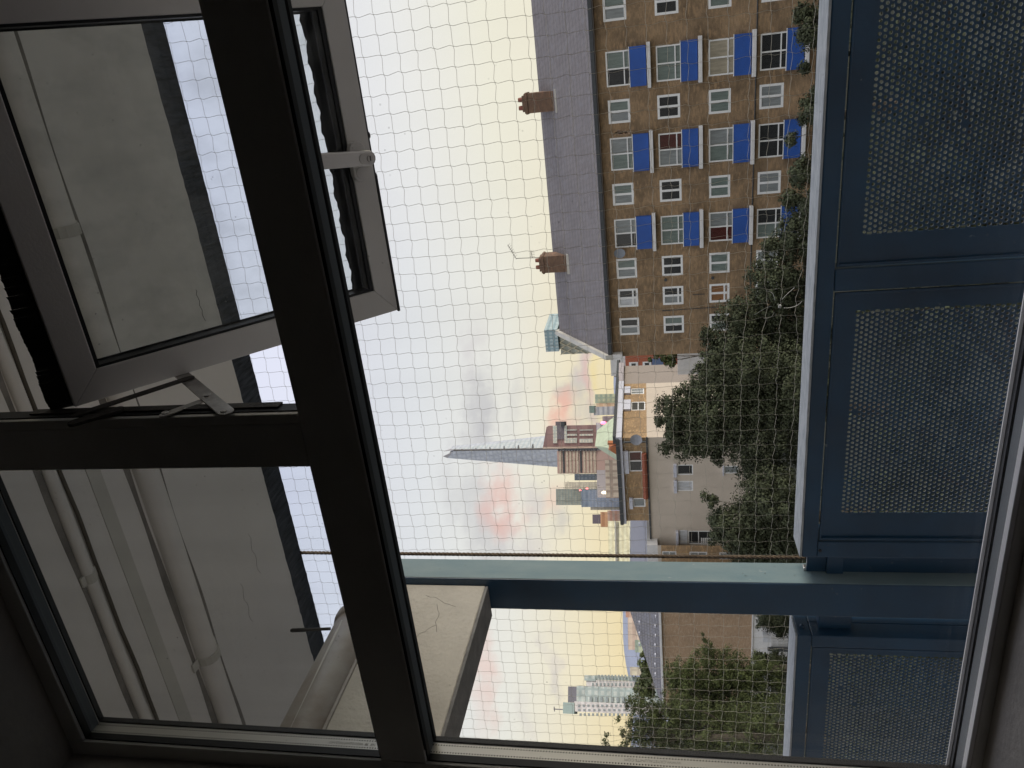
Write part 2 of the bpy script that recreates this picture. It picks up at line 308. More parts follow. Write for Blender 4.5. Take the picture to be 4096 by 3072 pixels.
for nm, c, rr in (('pane_dark', (.03,.032,.034), .12), ('pane_net', (.24,.26,.26), .22), ('pane_green', (.17,.21,.19), .2), ('pane_blind', (.36,.32,.24), .3), ('pane_maroon', (.08,.022,.018), .25), ('pane_brown', (.25,.12,.05), .3), ('pane_white', (.55,.56,.58), .3)):
    mat(nm, c, rr, var=.22, vs_=2.2, stretch=(4,4,.7))
mat('bark', (.075,.062,.045), .9, var=.3, vs_=8, bump=.6, bs=20)
mat('leaf_dark', (.066,.076,.042), .75, spec=.15, var=.3, vs_=.8, island=.3)
mat('leaf_green', (.078,.095,.036), .75, spec=.15, var=.3, vs_=.8, island=.3)
mat('leaf_far', (.10,.12,.045), .6, var=.3, vs_=.5, island=.4)
mat('ground_grass', (.025,.032,.018), .95, var=.3, vs_=.3, c2=(.05,.05,.03))
mat('paving', (.22,.21,.19), .9, var=.2, vs_=.6)
mat('hill', (.40,.43,.52), 1, var=.12, vs_=.004)  # distance haze mixed into the colour
mat('dish', (.20,.22,.25), .5)
# ------------------------------------------------------------------ setting: ground, our own building
g = MB().add([(-9000,-400,-CZ),(6000,-400,-CZ),(6000,9000,-CZ),(-9000,9000,-CZ)], [(0,1,2,3)]).build('ground', 'ground_grass', recalc=False); g['kind'] = 'structure'
g = MB().box(-30,25,.95,3.4,-CZ-.1,-CZ+.03).build('pavement', 'paving'); g['kind'] = 'structure'
wy = .60           # inner face of the outside wall
X0, X1, ZS, ZH = -.955, .95, -.385, .955        # window hole
mb = MB()
for a in ((-3,X0,-1.5,1.06),(X1,3,-1.5,1.06),(X0,X1,-1.5,ZS),(X0,X1,ZH,1.06)): mb.box(a[0],a[1],wy,.792,a[2],a[3])
r = mb.build('wall', 'room_wall', bevel=.003); r['kind'] = 'structure'
for nm, a in (('ceiling', (-3,3,-3.2,wy,1.06,1.12)), ('floor', (-3,3,-3.2,wy,-1.56,-1.5)), ('wall_left', (-3.1,-3,-3.2,wy,-1.5,1.06)), ('wall_right', (3,3.1,-3.2,wy,-1.5,1.06)), ('wall_back', (-3,3,-3.3,-3.2,-1.5,1.06))):
    q = MB().box(*a).build(nm, 'room_wall'); q['kind'] = 'structure'
bl = thing('home_block', 'near apartment building whose painted facade, walkway slab and soffit surround the window', 'building', (0,2,-CZ))
mb = MB()
for a in ((-14,-3.1,-CZ,1.2),(3.1,12,-CZ,1.2),(-3.1,3.1,-CZ,-1.56),(-14,12,1.4,5.2)): mb.box(a[0],a[1],.72,.801,a[2],a[3])
for a in ((-3.1,X0,-1.56,1.2),(X1,3.1,-1.56,1.2),(X0,X1,-1.56,ZS),(X0,X1,ZH,1.2)): mb.box(a[0],a[1],.794,.801,a[2],a[3])
mb.build('facade', 'outer_paint', bl)
MB().box(-14,12,-3.4,1.905,1.206,1.40).build('slab', 'concrete_dark', bl)
MB().box(-14,12,-8,.72,1.40,5.2).build('upper_storey', 'outer_paint', bl)
# painted soffit skin with a ragged front edge, mouldy bare strip in front of it
mb = MB(); xs = np.arange(-4, 2.5, .018); ed = 1.848+np.cumsum(rng.normal(0, .0016, len(xs)))*.16+rng.normal(0, .0013, len(xs)); ed = 1.853+(ed-ed.mean())*.8
for i in range(len(xs)-1): mb.add([(xs[i],.8,1.2),(xs[i+1],.8,1.2),(xs[i+1],ed[i+1],1.2),(xs[i],ed[i],1.2),(xs[i],.8,1.206),(xs[i+1],.8,1.206),(xs[i+1],ed[i+1],1.206),(xs[i],ed[i],1.206)], [(3,2,1,0),(3,7,6,2)])
mb.build('soffit', 'soffit_paint', bl, recalc=False)
mb = MB(); e2 = 1.955+rng.normal(0, .0007, len(xs))
for i in range(len(xs)-1): mb.add([(xs[i],ed[i]-.02,1.204),(xs[i+1],ed[i+1]-.02,1.204),(xs[i+1],e2[i+1],1.204),(xs[i],e2[i],1.204),(xs[i],e2[i],1.40),(xs[i+1],e2[i+1],1.40)], [(3,2,1,0),(3,4,5,2)])
mb.build('soffit_edge', 'mould', bl, recalc=False)
MB().box(-4,2.5,1.222,1.259,1.1975,1.2).build('soffit_strip', 'soffit_patch', bl)
# front deck + bedding of the walkway
MB().box(-14,12,.802,1.93,-1.7,-1.5).build('walkway', 'deck', bl)
# conduits and cable on the soffit
for (yy, rr, nm, lb) in ((1.130,.0125,'soffit_pipe','grey painted pipe nearest the window, beside a thin cable on the soffit'), (1.372,.029,'soffit_pipe','thicker painted pipe in the middle of the soffit, with a broken clip')):
    pts = [(x, yy+.0022*math.sin(x*5+yy*9), 1.2-rr*.42+.001*math.sin(x*3)) for x in np.arange(-4, 2.6, .2)]
    t = thing(nm, lb, 'pipe', (-1,yy,1.2), 'painted pipes along the soffit')
    MB().tube(pts, rr, 14).build('pipe', 'soffit_paint', t, smooth=True)
    for xc in (-2.6,-1.34 if yy > 1.3 else -.90,-.215 if yy > 1.3 else .1,1.3):
        mb = MB().tube([(xc-.012,yy,1.2-rr*.42),(xc+.012,yy,1.2-rr*.42)], rr*1.13, 14).box(xc-.012,xc+.012,yy-rr*1.9,yy+rr*1.9,1.193,1.1995)
        mb.build('clip', 'soffit_patch', t, bevel=.002)
cab = MB().tube([(x, 1.155+.0016*math.sin(x*14)+.001*math.sin(x*31), 1.193) for x in np.arange(-4, 2.6, .06)], .0042, 8).build('cable', mat('cable_brown', (.10,.085,.065), .7, var=.3), loc=(-1,1.155,1.2), smooth=True)
tag(cab, 'thin dark brown cable running along the soffit beside the nearer pipe', 'cable')
mat('joint_shade', (.22,.205,.185), .95, var=.3, vs_=14, bump=.2)  # contact shade beside the soffit pipes, painted as dark strips
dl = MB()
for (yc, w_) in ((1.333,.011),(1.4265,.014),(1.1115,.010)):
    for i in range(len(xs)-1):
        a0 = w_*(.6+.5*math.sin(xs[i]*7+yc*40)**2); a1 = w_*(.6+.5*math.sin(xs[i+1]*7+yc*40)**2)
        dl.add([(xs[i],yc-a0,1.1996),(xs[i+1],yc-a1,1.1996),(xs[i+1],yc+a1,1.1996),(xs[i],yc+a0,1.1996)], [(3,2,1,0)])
dl.build('shade_line', 'joint_shade', bl, recalc=False)
# downstand beam at right angles to the facade, underside shade painted as a dark strip
bm = thing('concrete_beam', 'cream painted concrete beam with cracks, running from the wall to the blue post', 'beam', (-1.5,1.3,.522))
MB().box(-1.555,-1.44,.802,1.799,.530,.822).build('beam_body', 'concrete_beam', bm, bevel=.004)
MB().box(-1.553,-1.442,.802,1.797,.522,.530).build('beam_underside_shade', 'concrete_dark', bm)
def crack(pts, parent, w=.0012, nm='crack'):
    MB().tube(pts, w, 4).build(nm, mat('crack_dark', (.03,.025,.02), .9), parent)
def wander(y, z, dy, dz, n, w): 
    P_ = []
    for k in range(n): P_.append((-1.4397, y, z)); y += dy+random.gauss(0, .004); z += dz+random.gauss(0, .004)
    crack(P_, bm, w)
wander(1.70,.60,.006,.012,9,.0005); wander(1.71,.66,-.013,-.004,10,.0005); wander(1.62,.64,-.008,.008,6,.0004); wander(1.50,.70,-.01,.002,6,.0003)
crack([(-.46-.010*k+.004*(k%3),1.775+.004*math.sin(k*2.3),1.1995) for k in range(10)], bl, .0008)
for c0 in ((-1.29,1.60),(-1.19,1.70)):
    crack([(c0[0]-.018*k,c0[1]+.006*math.sin(k*1.7),1.1995) for k in range(9)], bl, .0004)
# rainwater pipe beside the beam
dp = thing('drain_pipe', 'fat grey plastic waste pipe with a white drip stain, slung beside the concrete beam', 'pipe', (-1.375,1.3,.83))
MB().tube([(-1.50,.802,.893),(-1.50,1.25,.896),(-1.50,1.66,.899)], .0735, 28).build('pipe', 'pipe_paint', dp, smooth=True)
MB().tube([(-1.50,1.66,.899),(-1.505,1.74,.90),(-1.515,1.80,.905),(-1.53,1.90,.93)], [.066,.064,.058,.05], 24).build('elbow', 'pipe_paint', dp, smooth=True)
MB().tube([(-1.50,1.655,.899),(-1.50,1.668,.899),(-1.50,1.684,.899),(-1.50,1.697,.899)], [.078,.081,.081,.076], 28).build('collar', 'pipe_paint', dp, smooth=True)
MB().box(-1.452,-1.4395,.802,1.75,.8225,.832).build('bedding', 'pipe_paint', dp, bevel=.002)
def onpipe(y, a): return np.array((-1.50+.0742*math.cos(a), y, .897+.0742*math.sin(a)))
pp = []
for k in range(17):
    y = 1.20+.42*k/16; pp.append((y, .10+.25*k/16, .004+.07*(k/16)**1.3*(1 if k < 15 else .5)))
mb = MB()
for k in range(16):
    (y0, a0, w0), (y1, a1, w1) = pp[k], pp[k+1]; mb.add([onpipe(y0,a0-w0), onpipe(y1,a1-w1), onpipe(y1,a1+w1), onpipe(y0,a0+w0)], [(0,1,2,3)])
mb.build('drip_stain', 'tie_white', dp, recalc=False)
p0 = PX(1163,2522,-1.49); p1 = PX(1322,2515,-1.49); mb = MB().tube([p1, p0], .0046, 8)
for k in range(16): q = p0+(p1-p0)*(.03+.022*k); mb.tube([q, q+(p1-p0)*.010], .0062, 8)
mb.build('hanger_rod', 'dark_steel', dp)
# ------------------------------------------------------------------ balcony panels with perforated sheets, post, rope, netting
RY0, RY1, RZT = 1.80, 1.897, -.372
def perforated(x0, x1, z0, z1, y, th=.0022, p=.0125, r=.0039):
    """sheet between x0..x1, z0(top)..z1 with staggered round holes, real holes with thickness"""
    rows = int((z0-z1)/(p*.8660)); cols = int((x1-x0)/p); V = []; F = []; W_ = []; h = p*.866
    ring = [(r*math.cos(math.pi/4*k+math.pi/8), r*math.sin(math.pi/4*k+math.pi/8)) for k in range(8)]
    cor = [(1,.42),(.42,1),(-.42,1),(-1,.42),(-1,-.42),(-.42,-1),(.42,-1),(1,-.42)]
    for j in range(rows):
        zc = z0-h*(j+.5); off = p*.5 if j % 2 else 0
        for i in range(cols):
            xc = x0+p*(i+.5)+off
            if random.random() < .0015:
                o = len(V); V += [(xc-p/2,y,zc-h/2),(xc+p/2,y,zc-h/2),(xc+p/2,y,zc+h/2),(xc-p/2,y,zc+h/2)]; F.append((o,o+1,o+2,o+3)); continue
            o = len(V)
            V += [(xc+a,y,zc+b) for a, b in ring]; V += [(xc+a,y+th,zc+b) for a, b in ring]; V += [(xc+a*p/2,y,zc+b*h/2) for a, b in cor]
            V += [(xc+p/2,y,zc+h/2),(xc-p/2,y,zc+h/2),(xc-p/2,y,zc-h/2),(xc+p/2,y,zc-h/2)]
            for k in range(8):
                W_.append(len(F)); F.append((o+k, o+(k+1)%8, o+8+(k+1)%8, o+8+k)); F.append((o+16+k, o+16+(k+1)%8, o+(k+1)%8, o+k))
            F += [(o+24,o+17,o+16),(o+25,o+19,o+18),(o+26,o+21,o+20),(o+27,o+23,o+22)]
    mb = MB(); mb.v = V; mb.f = F; mb.walls = W_; return mb, x0, x0+p*cols+p*.5, z0-h*rows
def panel_bay(parent, gx0, gx1, px0, px1, zb=-1.42):
    """one bay between groove edges gx0..gx1; perforations px0..px1 start at z=-.478"""
    gz = -.417; yb = RY0+.012
    sh, a, b, zz = perforated(px0, px1, -.472, -1.05, yb)
    q = sh.build('perforated_sheet', 'blue_paint', parent, recalc=False); q.data.materials.append(MATS['hole_edge'])
    mi = np.zeros(len(sh.f), dtype=np.int32); mi[sh.walls] = 1; q.data.polygons.foreach_set('material_index', mi)
    mb = MB(); mb.box(gx0+.006,a,yb,yb+.003,zb,gz-.006).box(b,gx1-.006,yb,yb+.003,zb,gz-.006).box(a,b,yb,yb+.003,-.472,gz-.006).box(a,b,yb,yb+.003,zb,zz)
    mb.build('sheet_border', 'blue_paint', parent)
    # glazing-bead like lip in a shadow gap around the sheet
    mb = MB().box(gx0+.004,gx1-.004,RY0+.004,yb,gz-.009,gz-.004).box(gx0+.004,gx0+.011,RY0+.004,yb,zb,gz-.009).box(gx1-.011,gx1-.004,RY0+.004,yb,zb,gz-.009)
    mb.build('bead', 'blue_paint', parent, bevel=.0015)
def balcony(label, xl, xr, bays, grp='blue steel balcony panels'):
    t = thing('balcony_panel', label, 'balcony panel', ((xl+xr)/2,1.85,-1.5), grp)
    MB().box(xl,xr,RY0,RY1,RZT-.006,RZT).build('rail_top', 'rail_top', t, bevel=.002)
    mb = MB().box(xl,xr,RY0+.0005,RY1-.0005,-.417,RZT-.006); xs_ = [xl]
    for b in bays: xs_ += [b[0], b[1]]
    xs_.append(xr)
    for i in range(0, len(xs_), 2): mb.box(xs_[i],xs_[i+1],RY0+.0005,RY0+.06,-1.42,-.4175)
    mb.box(xl,xr,RY0+.0005,RY0+.06,-1.48,-1.42)
    mb.box(xl+.001,xl+.045,RY0+.0605,RY1-.0005,-1.48,-.4175).box(xr-.045,xr-.001,RY0+.0605,RY1-.0005,-1.48,-.4175)
    mb.build('frame', 'blue_paint', t, bevel=.003)
    for b in bays: panel_bay(t, *b)
    return t
bp1 = balcony('long blue balcony panel with two perforated bays right of the post', -1.326, 1.6, [(-1.276,-.569,-1.190,-.618),(-.515,.42,-.440,.33)])
MB().tube([(-1.303,RY0-.002,-.424),(-1.303,RY0+.004,-.424)], .0045, 12).build('bolt_hole', 'gasket', bp1)
bp2 = balcony('blue balcony panel with one perforated bay, left of the post', -3.3, -1.600, [(-2.42,-1.642,-2.33,-1.672)])
MB().tube([(-1.602,1.835,-.395),(-1.592,1.835,-.395)], .006, 10).build('bolt', 'blue_paint', bp2, smooth=True)
po = thing('blue_post', 'tall square blue steel post between the two balcony panels', 'post', (-1.47,1.85,-1.5))
MB().box(-1.530,-1.4165,1.80,1.896,-1.5,.90).build('post_body', 'blue_paint', po, bevel=.004)
MB().box(-1.4165,-1.415,1.803,1.893,-1.5,.895).build('post_lit_side', 'blue_lit_worn', po)
MB().box(-1.415,-1.327,1.856,1.866,-1.48,-.404).build('connecting_plate', 'blue_paint', po)
MB().box(-1.4148,-1.328,1.845,1.856,-.50,-.455).build('bracket', 'blue_paint', po, bevel=.002)
MB().box(-1.598,-1.532,1.83,1.87,-.53,-.44).build('bracket', 'blue_paint', po, bevel=.003)
MB().box(-1.4148,-1.404,1.857,1.875,-.405,-.396).build('bolt', 'silver', po, bevel=.002)
mb = MB()
for k in range(3):
    mb.tube([(-1.441+.0030*math.cos(z*150+k*2.09), 1.955+.0030*math.sin(z*150+k*2.09), z) for z in np.arange(-1.4, 1.36, .006)], .0034, 5)
tag(mb.build('wire_rope', 'rope', loc=(-1.441,1.955,-1.4), smooth=True), 'brown twisted wire rope stretched upright beside the blue post', 'wire rope')
# bird netting: knotted cords
NY, CELL = 1.985, .0470
nx, nzc = 68, 38
kx = np.zeros((nx, nzc)); kz = np.zeros((nx, nzc)); ky = np.zeros((nx, nzc))
xoff = .0277*NY; zoff = .0217*NY
tiec = PY(3120, 1225, NY)
for i in range(nx):
    for j in range(nzc):
        ii = i-58; jj = j-11; x = xoff+ii*CELL; z = zoff+jj*CELL
        x += .0010*math.sin(jj*1.3+ii*.35)+.0035*math.sin(ii*.21+jj*.17)+random.gauss(0, .0007)
        z += .0010*math.sin(ii*.9)+.0035*math.sin(ii*.19)+random.gauss(0, .0007)-.0006*ii*.3
        if x > .1 and False: pass
        d = math.hypot(x-tiec[0], z-tiec[2])
        if d < .11: f = .42*(1-d/.11); x += (tiec[0]-x)*f; z += (tiec[2]-z)*f
        kx[i,j] = x; kz[i,j] = z; ky[i,j] = NY+random.gauss(0, .001)
mb = MB(); r_ = .00052
for i in range(nx):
    for j in range(nzc):
        p = np.array((kx[i,j], ky[i,j], kz[i,j]))
        for (a, b, ax) in ((i+1, j, 0), (i, j+1, 1)):
            if a >= nx or b >= nzc: continue
            q = np.array((kx[a,b], ky[a,b], kz[a,b])); dv_ = q-p
            if math.hypot((p+q)[0]/2-tiec[0], (p+q)[2]/2-tiec[2]) < .035 and random.random() < .35: continue
            pr = np.array((dv_[2], 0, -dv_[0])); s1 = .040+random.gauss(0, .012)
            sag = s1 if ax else -s1
            pts = [p, p+dv_*.18+pr*sag, p+dv_*.5, p+dv_*.82-pr*sag, q]
            mb.tube(pts, r_, 3, cap=False)
        s_ = .0013; o = len(mb.v)
        mb.add([p+(s_,0,0), p-(s_,0,0), p+(0,s_,0), p-(0,s_,0), p+(0,0,s_), p-(0,0,s_)], [(0,2,4),(2,1,4),(1,3,4),(3,0,4),(2,0,5),(1,2,5),(3,1,5),(0,3,5)])
net = thing('bird_netting', 'knotted cream bird netting stretched across the balcony opening beyond the rail', 'netting', (-1,NY,-.5))
mb.build('cords', 'net_cord', net, recalc=False)
mb = MB().box(tiec[0]-.004,tiec[0]+.004,NY-.004,NY+.003,tiec[2]-.003,tiec[2]+.004)
mb.tube([tiec, tiec+(.008,-.004,.006)], .0012, 5)
mb.build('cable_tie', 'tie_white', net, bevel=.001)
mb = MB()
for dx, dz, k in ((.05,-.03,1),(-.03,.045,-1),(.045,.04,1),(.012,-.05,-1),(-.02,.07,1)):
    mb.tube([tiec+np.array((dx*t, -.003, dz*t))+np.array((.010*k*math.sin(t*3.1), 0, .006*math.cos(t*4))) for t in np.linspace(.25, 1, 7)], .0006, 3)
mb.build('loose_strand', 'tie_white', net)
# ------------------------------------------------------------------ the window
wi = thing('window_frame', 'dark grey aluminium window frame with a mullion and a thick transom bar, two fixed panes and an open top sash', 'window', (0,.78,ZS))
FY0, FY1 = .75, .800
MB().box(-.425,-.366,FY0,FY1,.4205,.928).box(-.3658,-.3525,FY0,.776,.4205,.928).build('mullion', 'frame_grey', wi, bevel=.0015)
MB().box(-.925,.90,FY0,FY1,.350,.420).build('transom', 'frame_grey', wi, bevel=.0015)
MB().box(-.958,-.9265,FY0,FY1,-.386,.958).build('jamb', 'frame_grey', wi, bevel=.0015)
MB().box(-.926,.93,FY0,FY1,.9265,.958).build('head', 'frame_grey', wi, bevel=.0015)
MB().box(-.926,.93,FY0,FY1,-.386,-.3725).build('sill', 'frame_grey', wi, bevel=.0015)
MB().box(.90,.93,FY0,FY1,-.3725,.9265).build('jamb', 'frame_grey', wi, bevel=.0015)
glazing('pane_glass', dust_haze=.014); glazing('pane_upper', (.90,.92,.94), .03); glazing('sash_glass', (.87,.89,.885), .11)  # sash film is heavier, standing in for its reflection haze
def fixed(x0, x1, z0, z1, gm, bot_bead):
    # inner and outer sheet, perforated spacer between them, black seals
    for y in (.763, .789): MB().add([(x0,y,z0),(x1,y,z0),(x1,y,z1),(x0,y,z1)], [(0,1,2,3)]).build('glass_pane', gm, wi, recalc=False)
    t_ = .0016
    for nm, m_, ya, yb, k in (('spacer_bar','spacer',.7665,.7855,t_), ('seal','gasket',.7885,.797,t_*2), ('seal','gasket',.755,.7665,t_*1.4)):
        MB().box(x0,x0+k,ya,yb,z0+k,z1-k).box(x1-k,x1,ya,yb,z0+k,z1-k).build(nm, m_, wi)
        for (q0, q1) in ((z0,z0+k),(z1-k,z1)): MB().box(x0,x1,ya,yb,q0,q1).build(nm, mat('spacer_shade', (.10,.115,.13), .5, var=.1) if nm == 'spacer_bar' else m_, wi)
    if bot_bead:
        MB().box(x0,x1,.7502,.7615,z0,z0+.0050).build('glazing_bead', 'bead', wi, bevel=.001); MB().box(x0,x1,.7975,.7995,z0,z0+.0065).build('glazing_bead', 'bead', wi)
# perforated bright spacer material: two rows of dots
sm = bpy.data.materials.new('spacer'); sm.use_nodes = True; t = sm.node_tree; b = t.nodes['Principled BSDF']; b.inputs['Metallic'].default_value = .55; b.inputs['Roughness'].default_value = .38
co = t.nodes.new('ShaderNodeTexCoord'); s = t.nodes.new('ShaderNodeSeparateXYZ'); t.links.new(co.outputs['Object'], s.inputs[0])
def tm(op, a, b_=None):
    n = t.nodes.new('ShaderNodeMath'); n.operation = op
    for i, v in enumerate((a, b_)):
        if v is None: continue
        if isinstance(v, (int, float)): n.inputs[i].default_value = v
        else: t.links.new(v, n.inputs[i])
    return n.outputs[0]
al = tm('ADD', s.outputs[0], s.outputs[2]); w1 = tm('GREATER_THAN', tm('SINE', tm('MULTIPLY', al, 2*math.pi/.0042)), .15)
ry = tm('ABSOLUTE', tm('SUBTRACT', tm('ABSOLUTE', tm('ADD', s.outputs[1], .78-.776)), .0062)); w2 = tm('LESS_THAN', ry, .0011); dots = tm('MULTIPLY', w1, w2)
x = t.nodes.new('ShaderNodeMix'); x.data_type = 'RGBA'; t.links.new(dots, x.inputs[0]); x.inputs[6].default_value = (.62,.60,.56,1); x.inputs[7].default_value = (.05,.045,.04,1)
t.links.new(x.outputs[2], b.inputs['Base Color']); MATS['spacer'] = sm
fixed(-.9262,.8995,-.3722,.3498,'pane_glass',True)
fixed(-.9262,-.4252,.4208,.9262,'pane_upper',False)
MB().box(-.3525,-.3505,.756,.7755,.4205,.926).build('seal', 'gasket', wi)
MB().box(-.90,.90,.7515,.7545,.3495-.004,.3495).build('seal', 'gasket', wi)
def text(s_, size, org, xd, yd, m_, parent, nm='lettering'):
    c = bpy.data.curves.new('t', 'FONT'); c.body = s_; c.size = size; c.extrude = .00008
    o = bpy.data.objects.new('t', c); COL.objects.link(o); bpy.context.view_layer.update()
    me = bpy.data.meshes.new_from_object(o.evaluated_get(bpy.context.evaluated_depsgraph_get())); bpy.data.objects.remove(o)
    xd, yd = np.array(xd, float), np.array(yd, float); zd = np.cross(xd, yd); po_ = np.array(parent['_o']); org = np.array(org)
    for v in me.vertices: v.co = Vector(org+xd*v.co[0]+yd*v.co[1]+zd*v.co[2]-po_)
    me.materials.clear(); me.materials.append(MATS[m_]); me.name = nm
    q = bpy.data.objects.new(nm, me); COL.objects.link(q); q.parent = parent; return q
mat('etch', (.33,.31,.28), .5, var=.05)
za = PX(2725, 3062, -.925)[2]
text('WWW.CRYSTALUNITS.COM', .0062, (-.9244,.7785,za), (0,0,1), (0,-1,0), 'etch', wi)
zb_ = PX(1310, 2985, -.925)[2]
text('CRYSTALUNITS.COM  BS  EN', .0058, (-.9244,.7735,zb_), (0,0,-1), (0,1,0), 'etch', wi)
# top-hung sash, swung open
TL = np.array((-.345,.772,.738)); BL = np.array((-.345,1.119,.408)); sv = (BL-TL); SH = np.linalg.norm(sv); sv /= SH; ex = np.array((1.,0,0)); sn = np.cross(ex, sv)
SW = .487
def sp(s_, t_, d=0): return TL+ex*s_+sv*t_+sn*d            # d>0 outward, d<0 towards the room
def spt(x, y, d=0):
    r = ray(x, y); k = ((TL+sn*d)@sn)/(r@sn); w = r*k-TL; return float(w[0]), float(w@sv)
def sbox(mb, s0, s1, t0, t1, d0, d1): return mb.obox(sp(s0,t0,d0), ex*(s1-s0), sv*(t1-t0), sn*(d1-d0))
fw = .041
mb = MB()
for (s0, s1, t0, t1, w) in ((0,SW,0,SH,0),):
    O = [(s0,t0),(s1,t0),(s1,t1),(s0,t1)]; I = [(s0+fw,t0+fw-.003),(s1-fw,t0+fw-.003),(s1-fw,t1-fw+.006),(s0+fw,t1-fw+.006)]
    for k in range(4):
        a, b_, c, d_ = O[k], O[(k+1)%4], I[(k+1)%4], I[k]
        mb.hexa([sp(*a,0), sp(*b_,0), sp(*c,0), sp(*d_,0), sp(*a,.034), sp(*b_,.034), sp(*c,.034), sp(*d_,.034)])
sa = mb.build('sash', 'sash_grey', wi, bevel=.0012)
mb = MB()
sbox(mb, -.004,SW+.004,-.004,0,.020,.034); sbox(mb, -.005,0,0,SH,.022,.034); sbox(mb, 0,SW,SH,SH+.004,.004,.007); sbox(mb, -.002,SW*.5-.03,SH,SH+.0035,-.001,.003)
sbox(mb, fw,fw+.0035,fw-.003,SH-fw+.006,.003,.030); sbox(mb, SW-fw-.0035,SW-fw,fw-.003,SH-fw+.006,.003,.030); sbox(mb, fw,SW-fw,fw-.003,fw+.002,.003,.030); sbox(mb, fw,SW-fw,SH-fw+.000,SH-fw+.006,.003,.030)
mb.build('gasket', 'gasket', sa)
for d in (.006,.026):
    MB().add([sp(fw,fw,d),sp(SW-fw,fw,d),sp(SW-fw,SH-fw,d),sp(fw,SH-fw,d)], [(0,1,2,3)]).build('glass_pane', 'sash_glass', sa, recalc=False)
mb = MB(); n_ = 90
for k in range(n_):
    s0 = -.004+(SW+.01)*k/n_; s1 = -.004+(SW+.01)*(k+1)/n_; f0 = -.026-.0016*math.sin(k*.37)-.0009*random.random(); f1 = f0+.0008*random.gauss(0,1)
    mb.add([sp(s0,-.001,.020),sp(s1,-.001,.020),sp(s1,f1,.026),sp(s0,f0,.026),sp(s0,-.001,.034),sp(s1,-.001,.034),sp(s1,f1,.034),sp(s0,f0,.034)], [(0,1,2,3),(3,2,6,7)])
mb.build('foam_strip', 'gasket', sa, recalc=False)
# black tape edge inside the bottom of the glass, wavy
mb = MB(); n_ = 60
for k in range(n_):
    s0 = fw+(SW-2*fw)*k/n_; s1 = fw+(SW-2*fw)*(k+1)/n_; h0 = .018+.0016*math.sin(k*.9)+.001*math.sin(k*2.3); h1 = .018+.0016*math.sin((k+1)*.9)+.001*math.sin((k+1)*2.3)
    mb.add([sp(s0,SH-fw,.0245),sp(s1,SH-fw,.0245),sp(s1,SH-fw-h1,.0245),sp(s0,SH-fw-h0,.0245)], [(0,1,2,3)])
for a in ((fw,fw+.006,fw,SH-fw),(SW-fw-.006,SW-fw,fw,SH-fw)): mb.add([sp(a[0],a[2],.0245),sp(a[1],a[2],.0245),sp(a[1],a[3],.0245),sp(a[0],a[3],.0245)], [(0,1,2,3)])
mb.build('edge_tape', 'gasket', sa, recalc=False)
def rounded(s0, s1, t0, t1, r, d, n=6):
    P_ = []
    for (cx, cy, a0) in ((s1-r,t1-r,0),(s0+r,t1-r,90),(s0+r,t0+r,180),(s1-r,t0+r,270)):
        for k in range(n+1): a = math.radians(a0+90*k/n); P_.append(sp(cx+r*math.cos(a), cy+r*math.sin(a), d))
    return P_
b0 = spt(1453,562,-.010); b1 = spt(1478,722,-.010)
sA, sB = min(b0[0],b1[0]), max(b0[0],b1[0]); tM = SH-.026
MB().prism(rounded(sA,sB,tM-.0125,tM+.0125,.012,0), -sn*.011).build('handle_base', 'sash_grey', sa, bevel=.001)
h0 = spt(1475,633,-.034); h1 = spt(1288,640,-.034)
def orient(pa, pb, w, d0, d1, e0=True, e1=True, n=8):
    a = np.array(pa); b_ = np.array(pb); u = b_-a; u /= np.linalg.norm(u); v = np.array((-u[1], u[0])); P_ = []
    if e1: P_ += [b_+w*(u*math.cos(q)+v*math.sin(q)) for q in np.linspace(-math.pi/2, math.pi/2, n)]
    else: P_ += [b_-v*w, b_+v*w]
    if e0: P_ += [a+w*(u*math.cos(q)+v*math.sin(q)) for q in np.linspace(math.pi/2, 1.5*math.pi, n)]
    else: P_ += [a+v*w, a-v*w]
    return [sp(q[0], q[1], d0) for q in P_], -sn*(d0-d1)
pl, ext = orient(h0, (h1[0], h1[1]-.02), .0110, -.022, -.036)
lev = MB().prism(pl, ext).build('handle_lever', 'silver', sa, bevel=.002)
pl, ext = orient((h0[0],h0[1]), (h0[0]+.0005,h0[1]-.009), .0075, -.0362, -.0375)
MB().prism(pl, ext).build('lock_cover', 'sash_grey', sa, bevel=.0005)
MB().tube([sp(*h0,-.036), sp(*h0,-.0392)], .0050, 16).build('lock_cylinder', 'steel', sa, bevel=.0004)
kk = MB(); sbox(kk, h0[0]-.0034,h0[0]+.0034,h0[1]-.0009,h0[1]+.0009,-.0395,-.039); kk.build('keyhole', 'gasket', sa)
MB().tube([sp(h0[0],h0[1]-.002,-.009), sp(h0[0],h0[1]-.002,-.023)], .0085, 16).build('handle_neck', 'silver', sa)
MB().tube([sp(sA+.013,tM,-.0105), sp(sA+.013,tM,-.0122)], .0085, 20).build('screw_cap', 'sash_grey', sa, bevel=.0003)
for x, y in ((1476,540),(1504,703)):
    q = spt(x, y, .02); MB().tube([sp(q[0],SH-.001,.018), sp(q[0],SH+.011,.018)], [.0045,.0055], 12).build('locking_cam', 'dark_steel', sa, bevel=.001)
kk = MB(); sbox(kk, .07,.19,SH,SH+.0022,.010,.026); sbox(kk, .30,.41,SH,SH+.0022,.010,.026); kk.build('lock_strip', 'dark_steel', sa)
